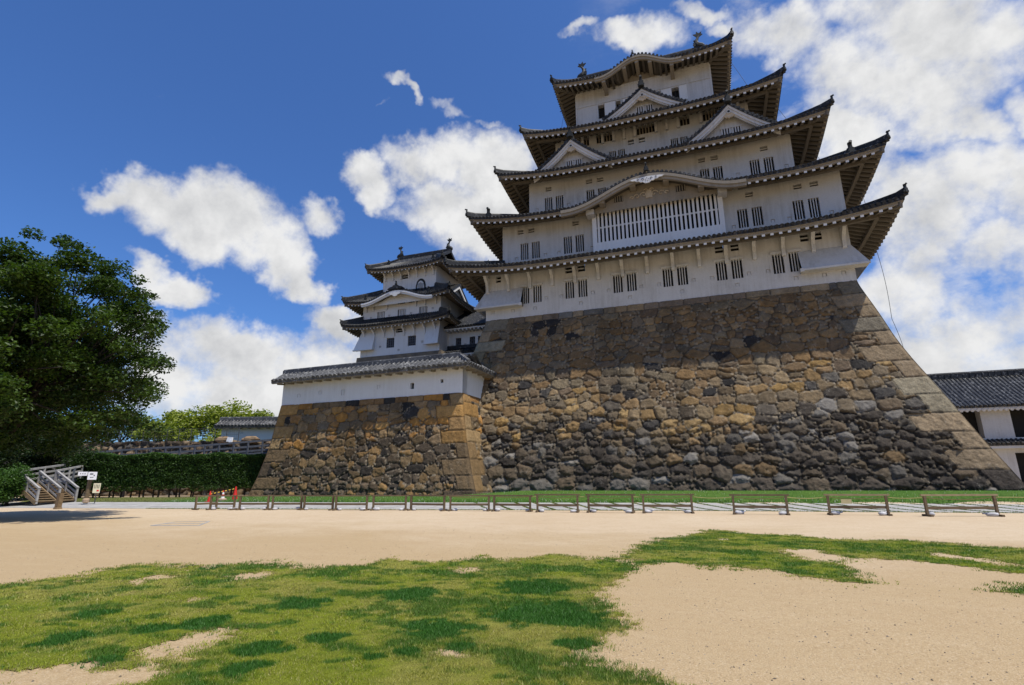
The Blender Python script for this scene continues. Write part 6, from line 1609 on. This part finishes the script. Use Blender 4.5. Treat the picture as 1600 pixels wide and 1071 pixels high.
for i, ((a, b), lab) in enumerate(zip(BARS, LABS)):
    pa, pb, d, n = make_barrier(a, b, lab, i in (13, 14), .74 if i < 9 else .80)
    for e, p in (('left', pa), ('right', pb)):
        if i in (3,) and e == 'right': continue
        off = d*(.20 if e == 'left' else -.20); q = p+off-n*rb.uniform(-.05, .18)
        sandbag((q.x, q.y, gh(q.x, q.y)), rb.uniform(0, 3.1), 'white sandbag on the %s foot of the %s' % (e, SHORT[i]), rb.uniform(.7, .95)*(1.15 if i > 10 else 1))
make_barrier((-25.5, -15.5), (-25.25, -14.3), 'short timber barrier set end-on and leaning at the left end of the row', False, .74)
cb = MB(); cb.prism([(-.2, -.09), (.2, -.09), (.2, .09), (-.2, .09)], (7.95, -12.52, .56), (1, .03, 0), (0, 0, 1), (0, -1, 0), .03)
o = part('board', cb, 'cream', loc=(7.95, -12.5, .5)); tag(o, 'small cream board hanging on the barrier second from the right', 'board')
rp = MB(); P = []
for i, (a, b) in enumerate(BARS[7:]):
    for p in (a, b): P.append(Vector((p[0], p[1]+.06, .74)))
Q = []
for a, b in zip(P[:-1], P[1:]):
    for k in range(5): t = k/5; q = a.lerp(b, t); q.z -= .10*4*t*(1-t)*(a-b).length/3; Q.append(q)
Q.append(P[-1]); Q.append(P[-1]+Vector((8, .6, -.05)))
rp.tube(Q, .014, 5); o = part('rope', rp, 'rope', loc=P[0]); tag(o, 'thin straw coloured rope strung along the right half of the barriers', 'rope')
# drain frame in the sand
df = MB()
for a, b in zip([(-17.4, -24.3), (-18.1, -22.7), (-17.0, -22.1), (-15.6, -23.8)], [(-18.1, -22.7), (-17.0, -22.1), (-15.6, -23.8), (-17.4, -24.3)]): df.beam((*a, .0), (*b, .0), .07, .03)
df.beam((-17.6, -23.6, 0), (-16.3, -22.9, 0), .05, .03)
o = part('drain_frame', df, 'slab', loc=(-17, -23.3, 0)); tag(o, 'flat pale stone frame set flush in the sand', 'drain frame')
# lightning cables hanging from the eaves
def cable(pts, lab):
    mb = MB(); pts = [Vector(p) for p in pts]; Q = []
    for a, b in zip(pts[:-1], pts[1:]):
        for k in range(8): t = k/8; q = a.lerp(b, t); q.x += .12*math.sin(t*math.pi); Q.append(q)
    Q.append(pts[-1]); mb.tube(Q, .016, 4); mb.beam(pts[0]-Vector((.5, 0, 0)), pts[0]+Vector((.12, 0, 0)), .05, .05)
    o = part('cable', mb, 'wire', loc=pts[0]); tag(o, lab, 'cable', 'lightning cables on the castle eaves')
cable([(15.75, 4, 18.3), (15.9, 3.9, 12.5), (16.2, 3.5, 8.5)], 'thin dark cable hanging from the lowest roof corner, right of the keep')
cable([(15.5, 4.5, 23.9), (15.9, 4.2, 18.6)], 'thin dark cable below the second roof on the right')
cable([(13.1, 6, 28.4), (14.5, 5.5, 24)], 'thin dark cable below the third roof on the right')
cable([(11.0, 6, 33.1), (12.6, 5.8, 28.6)], 'thin dark cable below the fourth roof on the right')
cable([(8.0, 7, 39.5), (10.0, 6.8, 33.4)], 'thin dark cable below the top roof on the right')
cable([(-8.3, 8, 39.2), (-9.7, 7.8, 33.2)], 'thin dark cable below the top roof on the left')
